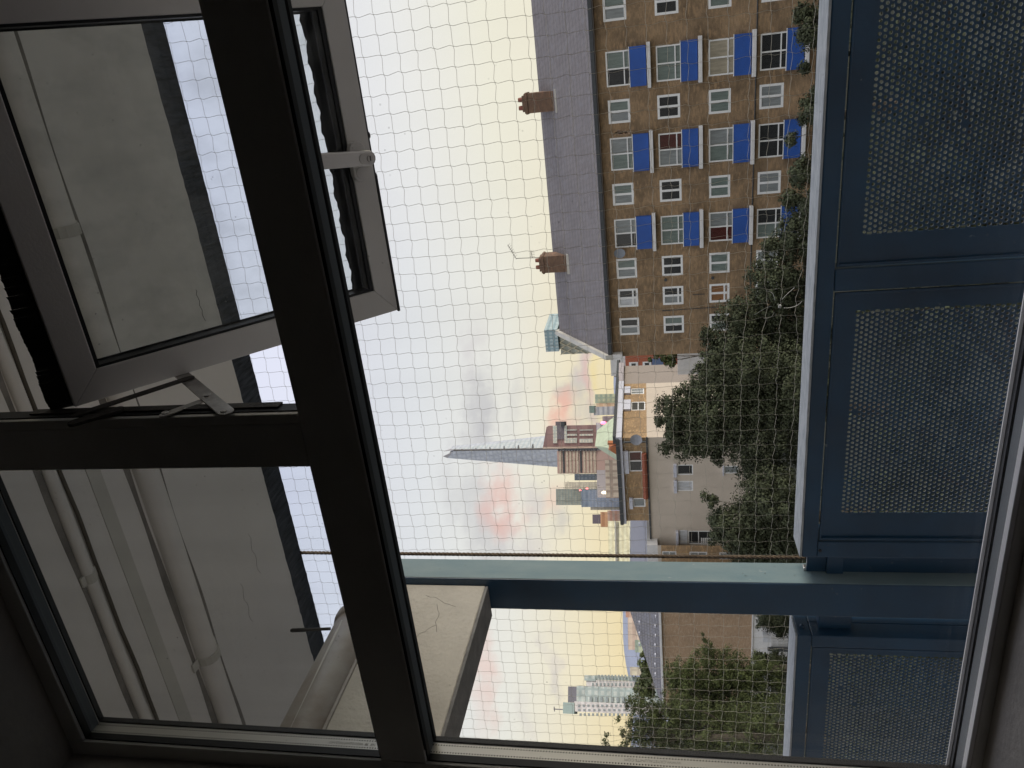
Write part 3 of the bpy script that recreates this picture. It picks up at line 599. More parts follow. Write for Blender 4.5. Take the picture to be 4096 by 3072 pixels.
# friction stay on the mullion side
st = MB(); XM = -.3518
st.box(XM+.0015, XM+.004, .762,.776, .45, .80); fs = st.build('friction_stay', 'dark_steel', wi, bevel=.0006)
def flat(pa, pb, w, x, th, m_, nm, hook=False):
    a, b_ = np.array(pa, float), np.array(pb, float); u = b_-a; u /= np.linalg.norm(u); v = np.array((-u[1], u[0])); P_ = []
    for q in np.linspace(-math.pi/2, math.pi/2, 7): P_.append(b_+w*(u*math.cos(q)+v*math.sin(q)))
    for q in np.linspace(math.pi/2, 1.5*math.pi, 7): P_.append(a+w*(u*math.cos(q)+v*math.sin(q)))
    return MB().prism([(x, p_[0], p_[1]) for p_ in P_], (th,0,0)).build(nm, m_, fs, bevel=.0004)
A = lambda x, y: tuple(PX(x, y, -.3470)[1:])
flat(A(715,1490), A(905,1650), .0095, XM+.0045, .0022, 'steel', 'stay_arm')
flat(A(655,1655), A(800,1602), .0062, XM+.0022, .002, 'steel', 'stay_arm')
flat(A(310,1668), A(760,1520), .0070, XM+.0068, .002, 'dark_steel', 'stay_arm')
flat(A(300,1690), A(470,1640), .0085, XM+.0025, .004, 'dark_steel', 'stay_block')
for x, y in ((830,1582),(895,1645),(660,1653)):
    c = PX(x, y, -.3450); MB().tube([(XM+.0065,c[1],c[2]),(XM+.0085,c[1],c[2])], .0042, 14).build('rivet', 'steel', fs, bevel=.0004)
# ------------------------------------------------------------------ window units for houses
def window_part(parent, o, ax, n, s0, s1, z0, z1, bars, panes, fw_=.07, m_='white_upvc', rec=.06, horiz=None):
    """o: origin of wall, ax along, n outward normal. bars: relative split positions (0..1) of vertical bars"""
    o, ax, n = map(lambda q: np.array(q, float), (o, ax, n)); mb = MB(); z = np.array((0,0,1.))
    def bx(a, b, c, d, d0, d1, t=None): (t or mb).obox(o+ax*a+z*c+n*d0, ax*(b-a), z*(d-c), n*(d1-d0))
    bx(s0,s1,z0,z0+fw_,-rec-.05,-rec+.03); bx(s0,s1,z1-fw_,z1,-rec-.05,-rec+.03); bx(s0,s0+fw_,z0+fw_,z1-fw_,-rec-.05,-rec+.03); bx(s1-fw_,s1,z0+fw_,z1-fw_,-rec-.05,-rec+.03)
    xs_ = [s0+fw_]+[s0+(s1-s0)*q for q in bars]+[s1-fw_]
    for q in xs_[1:-1]: bx(q-fw_*.5,q+fw_*.5,z0+fw_,z1-fw_,-rec-.045,-rec+.035)
    if horiz: bx(s0+fw_,s1-fw_,z0+(z1-z0)*horiz-fw_*.4,z0+(z1-z0)*horiz+fw_*.4,-rec-.04,-rec+.03)
    w = mb.build('window', m_, parent)
    for i in range(len(xs_)-1):
        q = MB(); a, b = xs_[i], xs_[i+1]; q.add([o+ax*a+z*(z0+fw_*.9)-n*(rec+.02), o+ax*b+z*(z0+fw_*.9)-n*(rec+.02), o+ax*b+z*(z1-fw_*.9)-n*(rec+.02), o+ax*a+z*(z1-fw_*.9)-n*(rec+.02)], [(0,1,2,3)])
        pm = panes[i % len(panes)]; q.build('pane', pm, w, recalc=False)
    return w
# ------------------------------------------------------------------ the brick apartment block opposite
BY = 44.0; XL, XR = -17.35, 9.0
bk_ = thing('brick_apartment_block', 'long yellow brick apartment block with grey tiled roof and bright blue balcony boxes', 'apartment building', ((XL+XR)/2,BY+4,-CZ))
rows = [(2.09,.90),(-.56,-1.76),(-3.26,-4.40),(-5.86,-7.08)]         # small windows top/bottom
bigr = [(2.09,.72),(-.56,-1.97),(-3.26,-4.67),(-5.86,-7.32)]
cols = [('s',1.55,2.83),('b',-1.66,.10),('s',-3.56,-2.34),('b',-6.08,-4.32),('s',-8.03,-6.82),('b',-10.50,-8.84),('s',-12.37,-11.17),('t',-14.16,-13.03),('s',-15.96,-14.87),('b',4.0,5.7)]
ops = []
for c in cols:
    for i in range(4):
        a = (bigr if c[0] == 'b' else rows)[i]; ops.append((c[1]-XL, c[2]-XL, a[1], a[0]))
nY = (0,-1,0)
wall_mb((XL,BY,0), (1,0,0), XR-XL, -CZ, 2.60, ops, .10, nY).box(XL,XL+.02,BY+.02,BY+9,-CZ,2.6).box(XR-.02,XR,BY+.02,BY+9,-CZ,2.6).build('wall', 'stock_brick', bk_)
ptab = {'b': [['pane_dark','pane_green'],['pane_green','pane_green'],['pane_blind','pane_blind'],['pane_dark','pane_dark'],['pane_green','pane_net'],['pane_net','pane_maroon'],['pane_green','pane_net'],['pane_dark','pane_dark'],['pane_dark','pane_net'],['pane_green','pane_green'],['pane_maroon','pane_net'],['pane_green','pane_dark']]}
sm_ = [['pane_net','pane_green'],['pane_dark','pane_green'],['pane_net','pane_net'],['pane_dark','pane_dark'],['pane_green','pane_dark'],['pane_net','pane_dark'],['pane_green','pane_green']]
kb = 0; ks = 0
for ci, c in enumerate(cols):
    for i in range(4):
        if c[0] == 'b':
            a = bigr[i]; window_part(bk_, (XL,BY,0), (1,0,0), nY, c[1]-XL, c[2]-XL, a[1], a[0], [.5], ptab['b'][kb % 12], .075, rec=.03, horiz=.30); kb += 1
            zt = a[0]-1.26; x0, x1 = c[1]-.10, c[2]+.12
            bb = MB().box(x0,x1,BY-.30,BY-.26,zt-.86,zt).box(x0,x0+.04,BY-.26,BY-.002,zt-.86,zt).box(x1-.04,x1,BY-.26,BY-.002,zt-.86,zt).build('balcony_box', 'balcony_blue', bk_, bevel=.01)
            MB().box(x0-.02,x1+.02,BY-.315,BY-.255,zt,zt+.035).build('box_rail', 'white_upvc', bb)
            MB().box(x0-.14,x1+.14,BY-.42,BY-.002,zt-1.10,zt-.90).build('box_ledge', 'white_paint', bb, bevel=.02)
        else:
            a = rows[i]; pm = [['pane_white','pane_dark'],['pane_net','pane_dark'],['pane_brown','pane_brown'],['pane_dark','pane_dark']][i] if c[0] == 't' else sm_[(ks*3+ci) % 7]; ks += 1
            window_part(bk_, (XL,BY,0), (1,0,0), nY, c[1]-XL, c[2]-XL, a[1], a[0], [.5], pm, .12, rec=.03, horiz=.25 if c[0] == 't' else None)
MB().box(XL-.02,XR,BY-.30,BY-.001,2.60,2.68).build('soffit_board', 'gutter_pale', bk_)
MB().box(XL-.02,XR,BY-.46,BY-.30,2.64,2.86).build('gutter', 'gutter_dark', bk_, bevel=.02)
RYd, RZ = BY+4.6, 6.42
mb = MB().add([(XL,BY-.34,2.87),(XR,BY-.34,2.87),(XR,RYd,RZ),(XL,RYd,RZ),(XR,BY+9.4,2.87),(XL,BY+9.4,2.87)], [(0,1,2,3),(3,2,4,5)])
mb.build('roof', 'roof_tile', bk_, recalc=False)
# pale gable coping
mb = MB().prism([(XL-.02,BY-.5,2.60),(XL-.02,BY-.5,3.02),(XL-.02,RYd,RZ+.30),(XL-.02,RYd,RZ-.5)], (.30,0,0)).build('gable_coping', 'coping', bk_)
MB().prism([(XL-.02,RYd,RZ-.5),(XL-.02,RYd,RZ+.30),(XL-.02,BY+9.5,2.9),(XL-.02,BY+9.5,2.5)], (.30,0,0)).build('gable_coping', 'coping', bk_)
MB().box(XL-.05,XL+.3,BY-.47,BY-.001,2.0,2.62).build('kneeler', 'white_paint', bk_)
MB().add([(XL+.01,BY+.02,2.6),(XL+.01,RYd,RZ),(XL+.01,BY+9,2.6)], [(0,1,2)]).build('gable_wall', 'stock_brick', bk_, recalc=False)
# drainpipes and cables on the facade
mb = MB()
for z_ in (-5.62,):
    mb.tube([(XL+4,BY-.03,z_+.05),(-9,BY-.03,z_+.03),(-4.4,BY-.03,z_-.02),(1.3,BY-.03,z_-.05),(8.9,BY-.03,z_-.1)], .035, 6)
mb.tube([(-.1,BY-.04,2.5),(-.1,BY-.04,-1.8)], .0, 4) if False else None
mb.build('wall_pipe', 'gutter_dark', bk_)
mb = MB().tube([(-14.5,BY-.03,-.9),(-14.45,BY-.03,-3.6),(-14.4,BY-.03,-5.4)], .02, 5).tube([(-14.5,BY-.03,-.5),(-14.5,BY-.03,-.95)], .03, 5).tube([(-13.6,BY-.03,-2.3),(-13.6,BY-.03,-3)], .02, 5)
for x_, z_ in ((-12.6,-.75),(-12.65,-3.45)): mb.tube([(x_,BY-.06,z_),(x_,BY-.001,z_)], .09, 12)
mb.build('cable', 'gutter_dark', bk_)
d_ = MB(); c = np.array((-10.75,BY-.35,1.85)); rr = .33
for k in range(6):
    r0, r1 = rr*k/6, rr*(k+1)/6
    for q in range(18):
        a0, a1 = 2*math.pi*q/18, 2*math.pi*(q+1)/18; f = lambda r, a: c+np.array((r*math.cos(a)*.9, .8*(rr*rr-r*r)*.9-.1*r*math.cos(a), r*math.sin(a)))
        d_.add([f(r0,a0), f(r1,a0), f(r1,a1), f(r0,a1)], [(0,1,2,3)])
d_.tube([c+(0,.07,0), (-10.75,BY-.002,1.7)], .02, 6); tag(d_.build('satellite_dish', 'dish', loc=(-10.75,BY-.2,1.5), recalc=False), 'grey satellite dish on the brick apartment block beside a top floor window', 'satellite dish')
def chimney(px0, px1, py0, py1, yy, w=1.15, npots=2, label='', cap=.12):
    a = PY(px1, (py0+py1)/2, yy); b = PY(px0, (py0+py1)/2, yy); x0 = PY(px1, py1, yy)[0]; x1 = PY(px1, py0, yy)[0]
    z0, z1 = a[2], b[2]; t = thing('chimney', label, 'chimney', ((x0+x1)/2,yy,z0), 'brick chimneys on the grey roof')
    MB().box(x0,x1,yy,yy+w,z0-.6,z1-.35).box(x0-.05,x1+.05,yy-.05,yy+w+.05,z1-.55,z1-.42).box(x0+.1,x1-.1,yy+.05,yy+w-.05,z1-.35,z1-.22).build('stack', 'chimney_brick', t, bevel=.01)
    MB().box(x0-.10,x1+.10,yy-.28,yy,z0-.10,z0+.06).build('flashing', 'coping', t)
    for k in range(npots):
        xc = x0+(x1-x0)*(k+.7)/(npots+.4); MB().tube([(xc,yy+.4,z1-.22),(xc,yy+.4,z1+.05)], [.15,.12], 12).build('chimney_pot', 'pot', t)
    return (x0, x1, z1)
chimney(2072, 2225, 362, 443, RYd-1.4, label='brick chimney with two pots on the grey roof, the one nearer the photo edge')
cc = chimney(2142, 2272, 1020, 1087, RYd-1.4, label='brick chimney beside the roof aerial, the one nearer the skyline')
ae = MB(); q0 = np.array((cc[1]-.1, RYd-1.2, cc[2]-.5)); q1 = q0+(0.05,0,1.75)
ae.tube([q0, q1], .022, 5).tube([q1+(-.05,0,-.0), q1+(.95,-.1,.45)], .016, 4)
for k in range(7): w_ = q1+np.array((.15+.13*k, -.02, .05+.06*k)); ae.tube([w_+(-.05,-.18,.07), w_+(.05,.18,-.07)], .012, 4)
ae.tube([q0+(0,0,.7), q0+(.5,0,.75)], .014, 4)
for k in range(4): w_ = q0+np.array((.12*k+.1, 0, .71)); ae.tube([w_+(0,0,-.18), w_+(0,0,.18)], .010, 4)
tag(ae.build('roof_aerial', 'dark_steel', loc=tuple(q0)), 'thin television aerial fixed to the chimney nearer the skyline', 'aerial')
# flower box details
for (x_, z_) in ((-.0,.0),): pass
fl = MB()
for k in range(60):
    p = PY(2485+random.gauss(0,14), 530+random.gauss(0,5), BY-.35); s_ = .045; fl.add([p+(s_,0,0), p+(0,0,s_), p-(s_,0,0), p-(0,0,s_)], [(0,1,2,3)])
tag(fl.build('flower_pot', mat('petals', (.45,.25,.12), .6, var=.3, vs_=9, c2=(.25,.22,.2), island=.4), loc=tuple(PY(2485,530,BY-.35)), recalc=False), 'small bunch of orange and pale flowers outside a top floor window', 'flowers')
# ------------------------------------------------------------------ beige rendered house left of the block
def z3(x, y): return (2400+x*.2712, 1400+y*.2712)
def z4(x, y): return (2400+x*.3254, 1700+y*.3254)
YB = 56.0; YA = 68.0
hs = thing('rendered_house', 'beige rendered house with a brown brick top storey and white eaves board', 'house', (-32,60,-CZ))
cL = PY(2487, 1755, YB); cR = PY(2495, 1536, YA-2.9); cRR = PY(2478, 1465, YA)
ZTA = cL[2]*1.0
def face(a, b): d = np.array((b[0]-a[0], b[1]-a[1], 0.)); w = np.linalg.norm(d); d /= w; return d, w, np.array((d[1], -d[0], 0.))
def s_on(a, d, px, py):     # parameter along wall and height for a pixel
    r = ray(px, py); n_ = np.array((d[1], -d[0], 0.)); k = (np.array((a[0], a[1], 0))@n_)/(r@n_); p = r*k; return float((p-np.array((a[0],a[1],0)))@d), float(p[2])
def build_face(parent, a, b, ztop, zsplit, zbot, wins, m_top, m_bot, hoodm='fascia_white'):
    d, w, n = face(a, b); o = np.array((a[0], a[1], 0.)); O = []
    for (p0, p1, bars, panes, hood, split) in wins:
        s0, za_ = s_on(a, d, *p0); s1, zb2 = s_on(a, d, *p1); s0, s1 = sorted((s0, s1)); z0, z1 = sorted((za_, zb2)); O.append((s0, s1, z0, z1, bars, panes, hood, split))
    if n@(-o) < 0: n = -n
    up = [q[:4] for q in O if q[2] >= zsplit-.01]; lo = [q[:4] for q in O if q[2] < zsplit-.01]
    # upper openings that reach below the split are cut at it
    wall_mb(o, d, w, zsplit, ztop, up, .12, n).build('wall', m_top, parent)
    wall_mb(o, d, w, zbot, zsplit, [(q[0], q[1], q[2], min(q[3], zsplit)) for q in lo], .12, n).build('wall', m_bot, parent)
    for s0, s1, z0, z1, bars, panes, hood, split in O:
        window_part(parent, o, d, n, s0, s1, z0, z1, bars, panes, .09, rec=.03, horiz=split)
        if hood: mb = MB().obox(o+d*(s0-.12)+np.array((0,0,z1+.02))-n*.002, d*(s1-s0+.24), np.array((0,0,hood)), n*.22); mb.build('window_hood', hoodm, parent, bevel=.02)
    return d, w, n, o
dA = face(cL, cR)[0]
zt_A = cL[2]; zs_A = PY(*z3(690, 1290), YB)[2]
A1 = build_face(hs, cL[:2], cR[:2], zt_A, zs_A, -CZ, [(z3(455,572), z3(650,645), [.5], ['pane_net','pane_net'], .55, None), (z3(460,768), z3(668,885), [], ['pane_dark'], .65, .5)], 'stock_brick_pale', 'render_beige')
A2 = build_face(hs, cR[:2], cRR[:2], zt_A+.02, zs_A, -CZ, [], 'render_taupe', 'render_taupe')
d, w, n, o = A1
MB().obox(o+np.array((0,0,zt_A-.02))+n*.0-d*.3, d*(w+.3), np.array((0,0,.50)), n*.35).build('eaves_board', 'fascia_white', hs, bevel=.02)
MB().obox(o+np.array((0,0,zt_A+.485))-n*.3-d*.3, d*(w+5.5), np.array((0,0,.24)), n*.75).build('gutter', 'gutter_dark', hs)
d2, w2, n2, o2 = A2
MB().obox(o2+np.array((0,0,zt_A+.02))+d2*.02, d2*(w2+.1), np.array((0,0,.48)), n2*.35).build('eaves_board', 'gutter_pale', hs, bevel=.02)
# face B, parallel to the street
bR = np.array(PY(2470, 1752, YB)); bLft = np.array(PY(2500, 2182, YB)); bBrick = np.array(PY(2500, 2082, YB))
zB = PY(*z4(325,1175), YB)[2]; zBs = PY(*z4(590,900), YB)[2]
build_face(hs, (bBrick[0], YB), (bR[0], YB), zB, zBs, -CZ, [(z4(350,325), z4(528,568), [.52], ['pane_dark','pane_maroon'], .42, None), (z4(405,900), z4(560,1005), [], ['pane_net'], .30, None),
    (z4(945,488), z4(1145,612), [], ['pane_dark'], .28, None), (z4(948,688), z4(1145,808), [], ['pane_white'], .28, None), (z4(1525,503), z4(1700,595), [], ['pane_net'], .1, None)], 'stock_brick_pale', 'render_beige')
e_ = .004
build_face(hs, (bLft[0], YB+e_), (bBrick[0]-.002, YB+e_), PY(*z4(600,1175), YB)[2], PY(*z4(640,1175), YB)[2], -CZ, [(z4(1082,1300), z4(1370,1465), [], ['pane_dark'], .0, .55)], 'render_beige', 'render_beige')
q = MB(); p0 = PY(*z4(975,1290), YB-.01); p1 = PY(*z4(1078,1462), YB-.01); q.box(p1[0],p0[0],YB-.10,YB-.002,p1[2],p0[2]); q.build('roller_shutter_box', 'pane_white', hs, bevel=.02)
p0 = PY(*z4(930,1290), YB-.01); p1 = PY(*z4(968,1505), YB-.01); MB().box(p1[0],p0[0],YB-.45,YB-.002,p1[2],p0[2]).build('window_hood', 'fascia_white', hs, bevel=.03)
p0 = PY(*z4(1080,1285), YB-.01); p1 = PY(*z4(1385,1475), YB-.01); q = MB()
for k in range(12):
    zz = p1[2]+(p0[2]-p1[2])*k/12
    if k < 6: q.box(p1[0]+.02,p1[0]+.75,YB-.07,YB-.03,zz,zz+(p0[2]-p1[2])/12*.75)
q.build('shutter_slats', 'white_upvc', hs)
MB().box(bBrick[0]-.1,bR[0]+.1,YB-.40,YB-.001,zB-.02,zB+.26).build('eaves_board', 'fascia_white', hs, bevel=.02)
MB().box(bBrick[0]-.1,bR[0]+.1,YB-.55,YB-.40,zB+.22,zB+.50).box(bBrick[0]-.1,bR[0]+.1,YB-.4,YB+6,zB+.261,zB+.52).build('gutter', 'gutter_dark', hs)
MB().box(bLft[0],bR[0]+.05,YB-.14,YB-.001,zBs-.16,zBs-.02).build('gutter', 'gutter_dark', hs)
MB().tube([(bR[0]-.35,YB-.1,zB),(bR[0]-.35,YB-.1,zBs)], .09, 8).build('drain_pipe', 'gutter_dark', hs)
tt = thing('ridge_tiles', 'row of red clay tiles along the beige wall under the brick storey', 'roof tiles', (0,YB-.2,0)); tt.location = (bR[0]-2, YB-.3, zBs+CZ); tt['_o'] = [bR[0]-2, YB-.3, zBs]
xa = PY(*z4(560,350), YB-.3)[0]; xb = PY(*z4(560,905), YB-.3)[0]; k_ = 6
for k in range(k_):
    u0 = xa+(xb-xa)*k/k_; u1 = xa+(xb-xa)*(k+.94)/k_; MB().tube([(u0,YB-.3,zBs+.17),(u1,YB-.3,zBs+.17)], [.20,.23], 8).build('tile', 'terracotta', tt)
c = PY(*z4(445,185), YB-.4); d_ = MB()
for k in range(4):
    for q in range(14):
        a0, a1 = 2*math.pi*q/14, 2*math.pi*(q+1)/14; f = lambda r, a: c+np.array((r*math.cos(a), .5*(.3-r*r), r*math.sin(a))); d_.add([f(.5*k/4,a0), f(.5*(k+1)/4,a0), f(.5*(k+1)/4,a1), f(.5*k/4,a1)], [(0,1,2,3)])
d_.tube([c+(0,.14,0), c+(.1,.39,-.2)], .03, 5); tag(d_.build('satellite_dish', mat('dish_pale', (.33,.34,.38), .5), loc=tuple(c), recalc=False), 'grey satellite dish on the brown brick storey of the beige house', 'satellite dish')
# slate roof left of it and brick house below
sh = thing('slate_roof_house', 'low house with a plain grey slate roof and white gutter left of the beige house', 'house', (-52,66,-CZ))
a = PY(*z4(372,1172), 72); b = PY(*z4(365,1900), 72); c = PY(*z4(575,1900), 60.0); dd = PY(*z4(560,1172), 60.0)
MB().add([a, b, c, dd, a+(0,.1,-.3), b+(0,.1,-.3), c+(0,.1,-.3), dd+(0,.1,-.3)], [(0,1,2,3),(7,6,5,4),(3,2,6,7)]).build('roof', 'slate_grey', sh)
MB().box(c[0],dd[0],60.3,60.6,-CZ,dd[2]-.2).build('wall', 'render_beige', sh)
MB().prism([PY(*z4(562,1172), 59.9), PY(*z4(596,1172), 59.9), PY(*z4(640,1560), 59.9), PY(*z4(575,1900), 59.9)], (0,.15,0)).build('gutter_board', 'fascia_white', sh)
bh = thing('brick_house', 'yellow brick house with small white windows behind the wire rope', 'house', (-40,YB,-CZ))
xa = PY(*z4(705,1478), YB-1)[0]; xb = PY(*z4(720,2300), YB-1)[0]; zt = PY(*z4(708,1500), YB-1)[2]
build_face(bh, (xb,YB-1), (xa,YB-1), zt, zt-.3, -CZ, [(z4(765,1552), z4(940,1625), [], ['pane_net'], 0, .5), (z4(1100,1558), z4(1315,1640), [], ['pane_net'], 0, .5), (z4(1468,1565), z4(1640,1650), [], ['pane_net'], 0, None)], 'render_beige', 'stock_brick_pale')
MB().box(xb,xa,YB-1,YB+3,zt,zt+.9).build('parapet', 'white_paint', bh)
# ------------------------------------------------------------------ low brick building left of the post
def z5(x, y): return (2200+x*.452, 2430+y*.452)
YL = 50.0
lb = thing('low_brick_building', 'blank red-yellow brick flank with a dark tiled roof sloping away, left of the blue post', 'building', (-50,YL,-CZ))
eR = PY(*z5(985,-60), YL); eL = PY(*z5(1005,885), YL); zE = PY(*z5(990,300), YL)[2]; zBt = PY(*z5(1784,300), YL)[2]
MB().box(eL[0],eR[0],YL,YL+.3,zBt,zE).build('wall', 'flank_brick', lb)
MB().box(eL[0],eR[0],YL+.05,YL+.3,-CZ,zBt).build('base_wall', 'white_paint', lb)
MB().box(eL[0]-.1,eR[0],YL-.25,YL-.001,zE-.02,zE+.16).box(eL[0],eR[0],YL-.06,YL-.001,zBt-.10,zBt+.02).build('gutter', 'white_paint', lb, bevel=.02)
MB().box(eL[0]-.1,eR[0],YL-.001,YL+.4,zE+.0,zE+.12).build('eaves', 'gutter_dark', lb)
rr_ = PY(*z5(500,-600), YL+5.0)
ridge_z = PY(*z5(715,40), YL+5.0)[2]
rL = PY(*z5(905,590), YL+5.0)
p_hip = PY(*z5(722,60), YL+5.0)
mb = MB().add([(eL[0]-.1,YL-.2,zE+.13),(eR[0],YL-.2,zE+.13),(PY(*z5(700,-60), YL+5)[0],YL+5,ridge_z+.1),(p_hip[0]+.3,YL+5,ridge_z+.05),(eL[0]-.1,YL+9,zE+.13),(PY(*z5(985,-60), YL+9)[0],YL+9,zE+.13)], [(0,1,2,3),(3,0,4),(3,4,5,2)])
mb.build('roof', coursed('roof_tile_blue', (.185,.175,.18), (.21,.20,.21), (.11,.105,.11), .33, .24, .03, rough=.7, blotch=.1, big=(.2,.2,.23)), lb, recalc=False)
for k in range(7):
    c = PY(*z5(935-4*k%7, 60+85*k), YL+.6); MB().box(c[0]-.10,c[0]+.10,YL+.25,YL+.45,c[2]-.04,c[2]+.06).build('snow_guard', 'fascia_white', lb)
    if k < 3: c = PY(*z5(790, 120+95*k), YL+3.0); MB().box(c[0]-.13,c[0]+.13,YL+2.7,YL+2.9,c[2]-.05,c[2]+.05).build('roof_vent', 'fascia_white', lb)
# white yard wall and slatted fence
yd = thing('slatted_fence', 'white slatted fence in front of the brick flank', 'fence', (-24,44,-CZ))
for k in range(26):
    a = PY(*z5(1955, 200+k*13), 44); b = PY(*z5(1955, 207+k*13), 44); MB().box(b[0],a[0],44,44.04,-CZ,a[2]).build('slat', 'white_paint', yd)
a = PY(*z5(1960,190), 44.05); b = PY(*z5(1960,560), 44.05); MB().box(b[0],a[0],44.05,44.10,a[2]-.5,a[2]-.4).build('fence_rail', 'white_paint', yd)
sg = MB(); a = PY(*z5(1885,248), 49.5); b = PY(*z5(1950,300), 49.5); sg.box(b[0],a[0],49.4,49.9,b[2],a[2]); tag(sg.build('wall_cabinet', 'pane_white', loc=tuple(b)), 'pale grey cabinet on the white wall below the brick flank', 'cabinet')
a = PY(*z5(1925,350), 43.9); b = PY(*z5(2100,385), 43.9); tag(MB().box(b[0],a[0],43.8,43.95,-CZ,a[2]).build('bollard', 'gutter_dark', loc=(a[0],43.9,-CZ), bevel=.03), 'dark post standing in front of the white slatted fence', 'post')
# ------------------------------------------------------------------ gap between block and beige house
gp = thing('red_house', 'orange red house with white arched windows seen in the gap beside the brick block', 'house', (-34,90,-CZ))
YG = 92
def PD(x, y, D): r = ray(x, y); return r/math.hypot(r[0], r[1])*D
def prect(p0, p1, Yd): a, b = PY(*p0, Yd), PY(*p1, Yd); return min(a[0],b[0]), max(a[0],b[0]), min(a[2],b[2]), max(a[2],b[2])
x0, x1, z0, z1 = prect((2500,1420), (2620,1475), YG)
MB().box(x0-1,x1+1,YG,YG+6,-CZ,z1).build('wall', mat('orange_wall', (.42,.13,.07), .8), gp)
x0, x1, z0, z1 = prect((2440,1420), (2512,1475), YG); MB().box(x0-1,x1+1,YG+.1,YG+6,z0,z1).build('upper_wall', 'white_paint', gp)
for (a, b) in (((2516,1450),(2552,1466)),((2570,1448),(2606,1466))):
    x0, x1, z0, z1 = prect(a, b, YG-.1); f = MB().box(x0,x1,YG-.12,YG-.01,z0,z1).build('window', 'white_upvc', gp); MB().box(x0+.15,x1-.15,YG-.15,YG-.121,z0+.3,z1-.3).build('pane', 'pane_dark', f)
x0, x1, z0, z1 = prect((2608,1440), (2622,1464), YG); MB().box(x0-.2,x1+.2,YG-.3,YG-.001,z0-1,z1).build('door', mat('door_blue', (.12,.17,.30), .6), gp)
rt = thing('red_terrace', 'far red brick terrace with pale chimneys at the gap beside the block', 'houses', (-45,150,-CZ))
x0, x1, z0, z1 = prect((2452,1415), (2472,1508), 150); MB().box(x0,x1,150,158,-CZ,z1).build('wall', mat('dull_red', (.22,.09,.08), .85), rt)
for k in range(8): xx = x0+(x1-x0)*(k+.5)/8; MB().box(xx-.25,xx+.25,149.7,150.3,z1-.3,z1+.35 if k % 2 else z1-.1).build('chimney', 'coping', rt)
lw = MB(); x0, x1, z0, z1 = prect((2710,1412), (2900,1470), 60); lw.box(x0-.5,x1+2,60,60.3,-CZ,z1); tag(lw.build('boundary_wall', 'white_paint', loc=((x0+x1)/2,60,-CZ)), 'pale rendered yard wall in the gap below the climbing shrub', 'wall')
# ------------------------------------------------------------------ skyline
def vb(p0, p1, D, depth, zbase=None, mb=None, grow=0):
    """box turned to face the camera: lateral and height extents taken from two photo corners at distance D"""
    xm, ym = (p0[0]+p1[0])/2, (p0[1]+p1[1])/2; c = ray(xm, ym); h = np.array((c[0], c[1], 0.)); h /= np.linalg.norm(h); e = np.array((h[1], -h[0], 0.))
    def hit(x, y): r = ray(x, y); return r/(r@h)*D
    la, lb_ = sorted((hit(xm, p0[1])@e, hit(xm, p1[1])@e)); za_, zc = sorted((hit(p0[0], ym)[2], hit(p1[0], ym)[2]))
    if zbase is not None: za_ = zbase
    mb = mb or MB(); return mb.obox(h*D+e*la+np.array((0,0,za_)), e*(lb_-la), h*depth, np.array((0,0,zc-za_)))
def tower(name, label, p0, p1, Yd, depth, m_, cat='tower', group=None):
    D = Yd; c = ray((p0[0]+p1[0])/2, (p0[1]+p1[1])/2); c = c/math.hypot(c[0], c[1])*D; t = thing(name, label, cat, (c[0], c[1], -CZ), group)
    vb(p0, p1, D, depth, -CZ).build('facade', m_, t); return t
# glass spire
YS = 1000.0
sp_t = thing('glass_spire_tower', 'tall tapering glass spire rising above the city roofs', 'skyscraper', tuple(PY(2656,1800,YS)[:2])+(-CZ,))
tipL = PY(1772, 1826, YS); tipR = PY(1776, 1806, YS+25)
bl0 = PY(2229, 1868, YS-18); br0 = PY(2171, 1751, YS+30); mid0 = PY(2229, 1795, YS-40); midT = PY(1815, 1801, YS-8); lT = PY(1790, 1832, YS-2); rT = PY(1800, 1797, YS+15)
def ext_down(t, b, z=-CZ): k = (z-t[2])/(b[2]-t[2]); return t+(b-t)*k
bl1, br1, mid1 = ext_down(lT, bl0), ext_down(rT, br0), ext_down(midT, mid0); bk1 = (bl1+br1-mid1)+(0,20,0); bkT = (lT+rT)/2+(0,25,0)
gm1 = banded('spire_glass', (.44,.47,.54), (.53,.56,.61), 7.5, .35, .35, vper=5.5, spec=.5); gm2 = banded('spire_side', (.42,.48,.52), (.52,.56,.58), 7.5, .4, .35, spec=.5)
MB().add([bl1, mid1, midT, lT], [(0,1,2,3)]).build('front_facade', gm1, sp_t, recalc=False)
MB().add([mid1, br1, rT, midT], [(0,1,2,3)]).build('side_facade', gm2, sp_t, recalc=False)
MB().add([br1, bk1, bkT, rT, bl1, lT], [(0,1,2,3),(1,4,5,2)]).build('rear_facade', gm1, sp_t, recalc=False)
sg_ = mat('spire_frame', (.34,.33,.34), .6)
MB().prism([lT, midT+(-1,0,-2), tipL], (0,1.5,0)).build('top_shard', sg_, sp_t); MB().prism([midT, rT, tipR], (0,1.5,0)).build('top_shard', sg_, sp_t)
mb = MB().tube([mid1, midT], 1.4, 5)
for k in range(6):
    f = .60+.07*k; p = mid1+(midT-mid1)*f; q = br1+(rT-br1)*f; mb.tube([p, p+(q-p)*.45], .9, 4)
mb.build('corner_frame', mat('spire_dark', (.12,.11,.11), .7), sp_t)
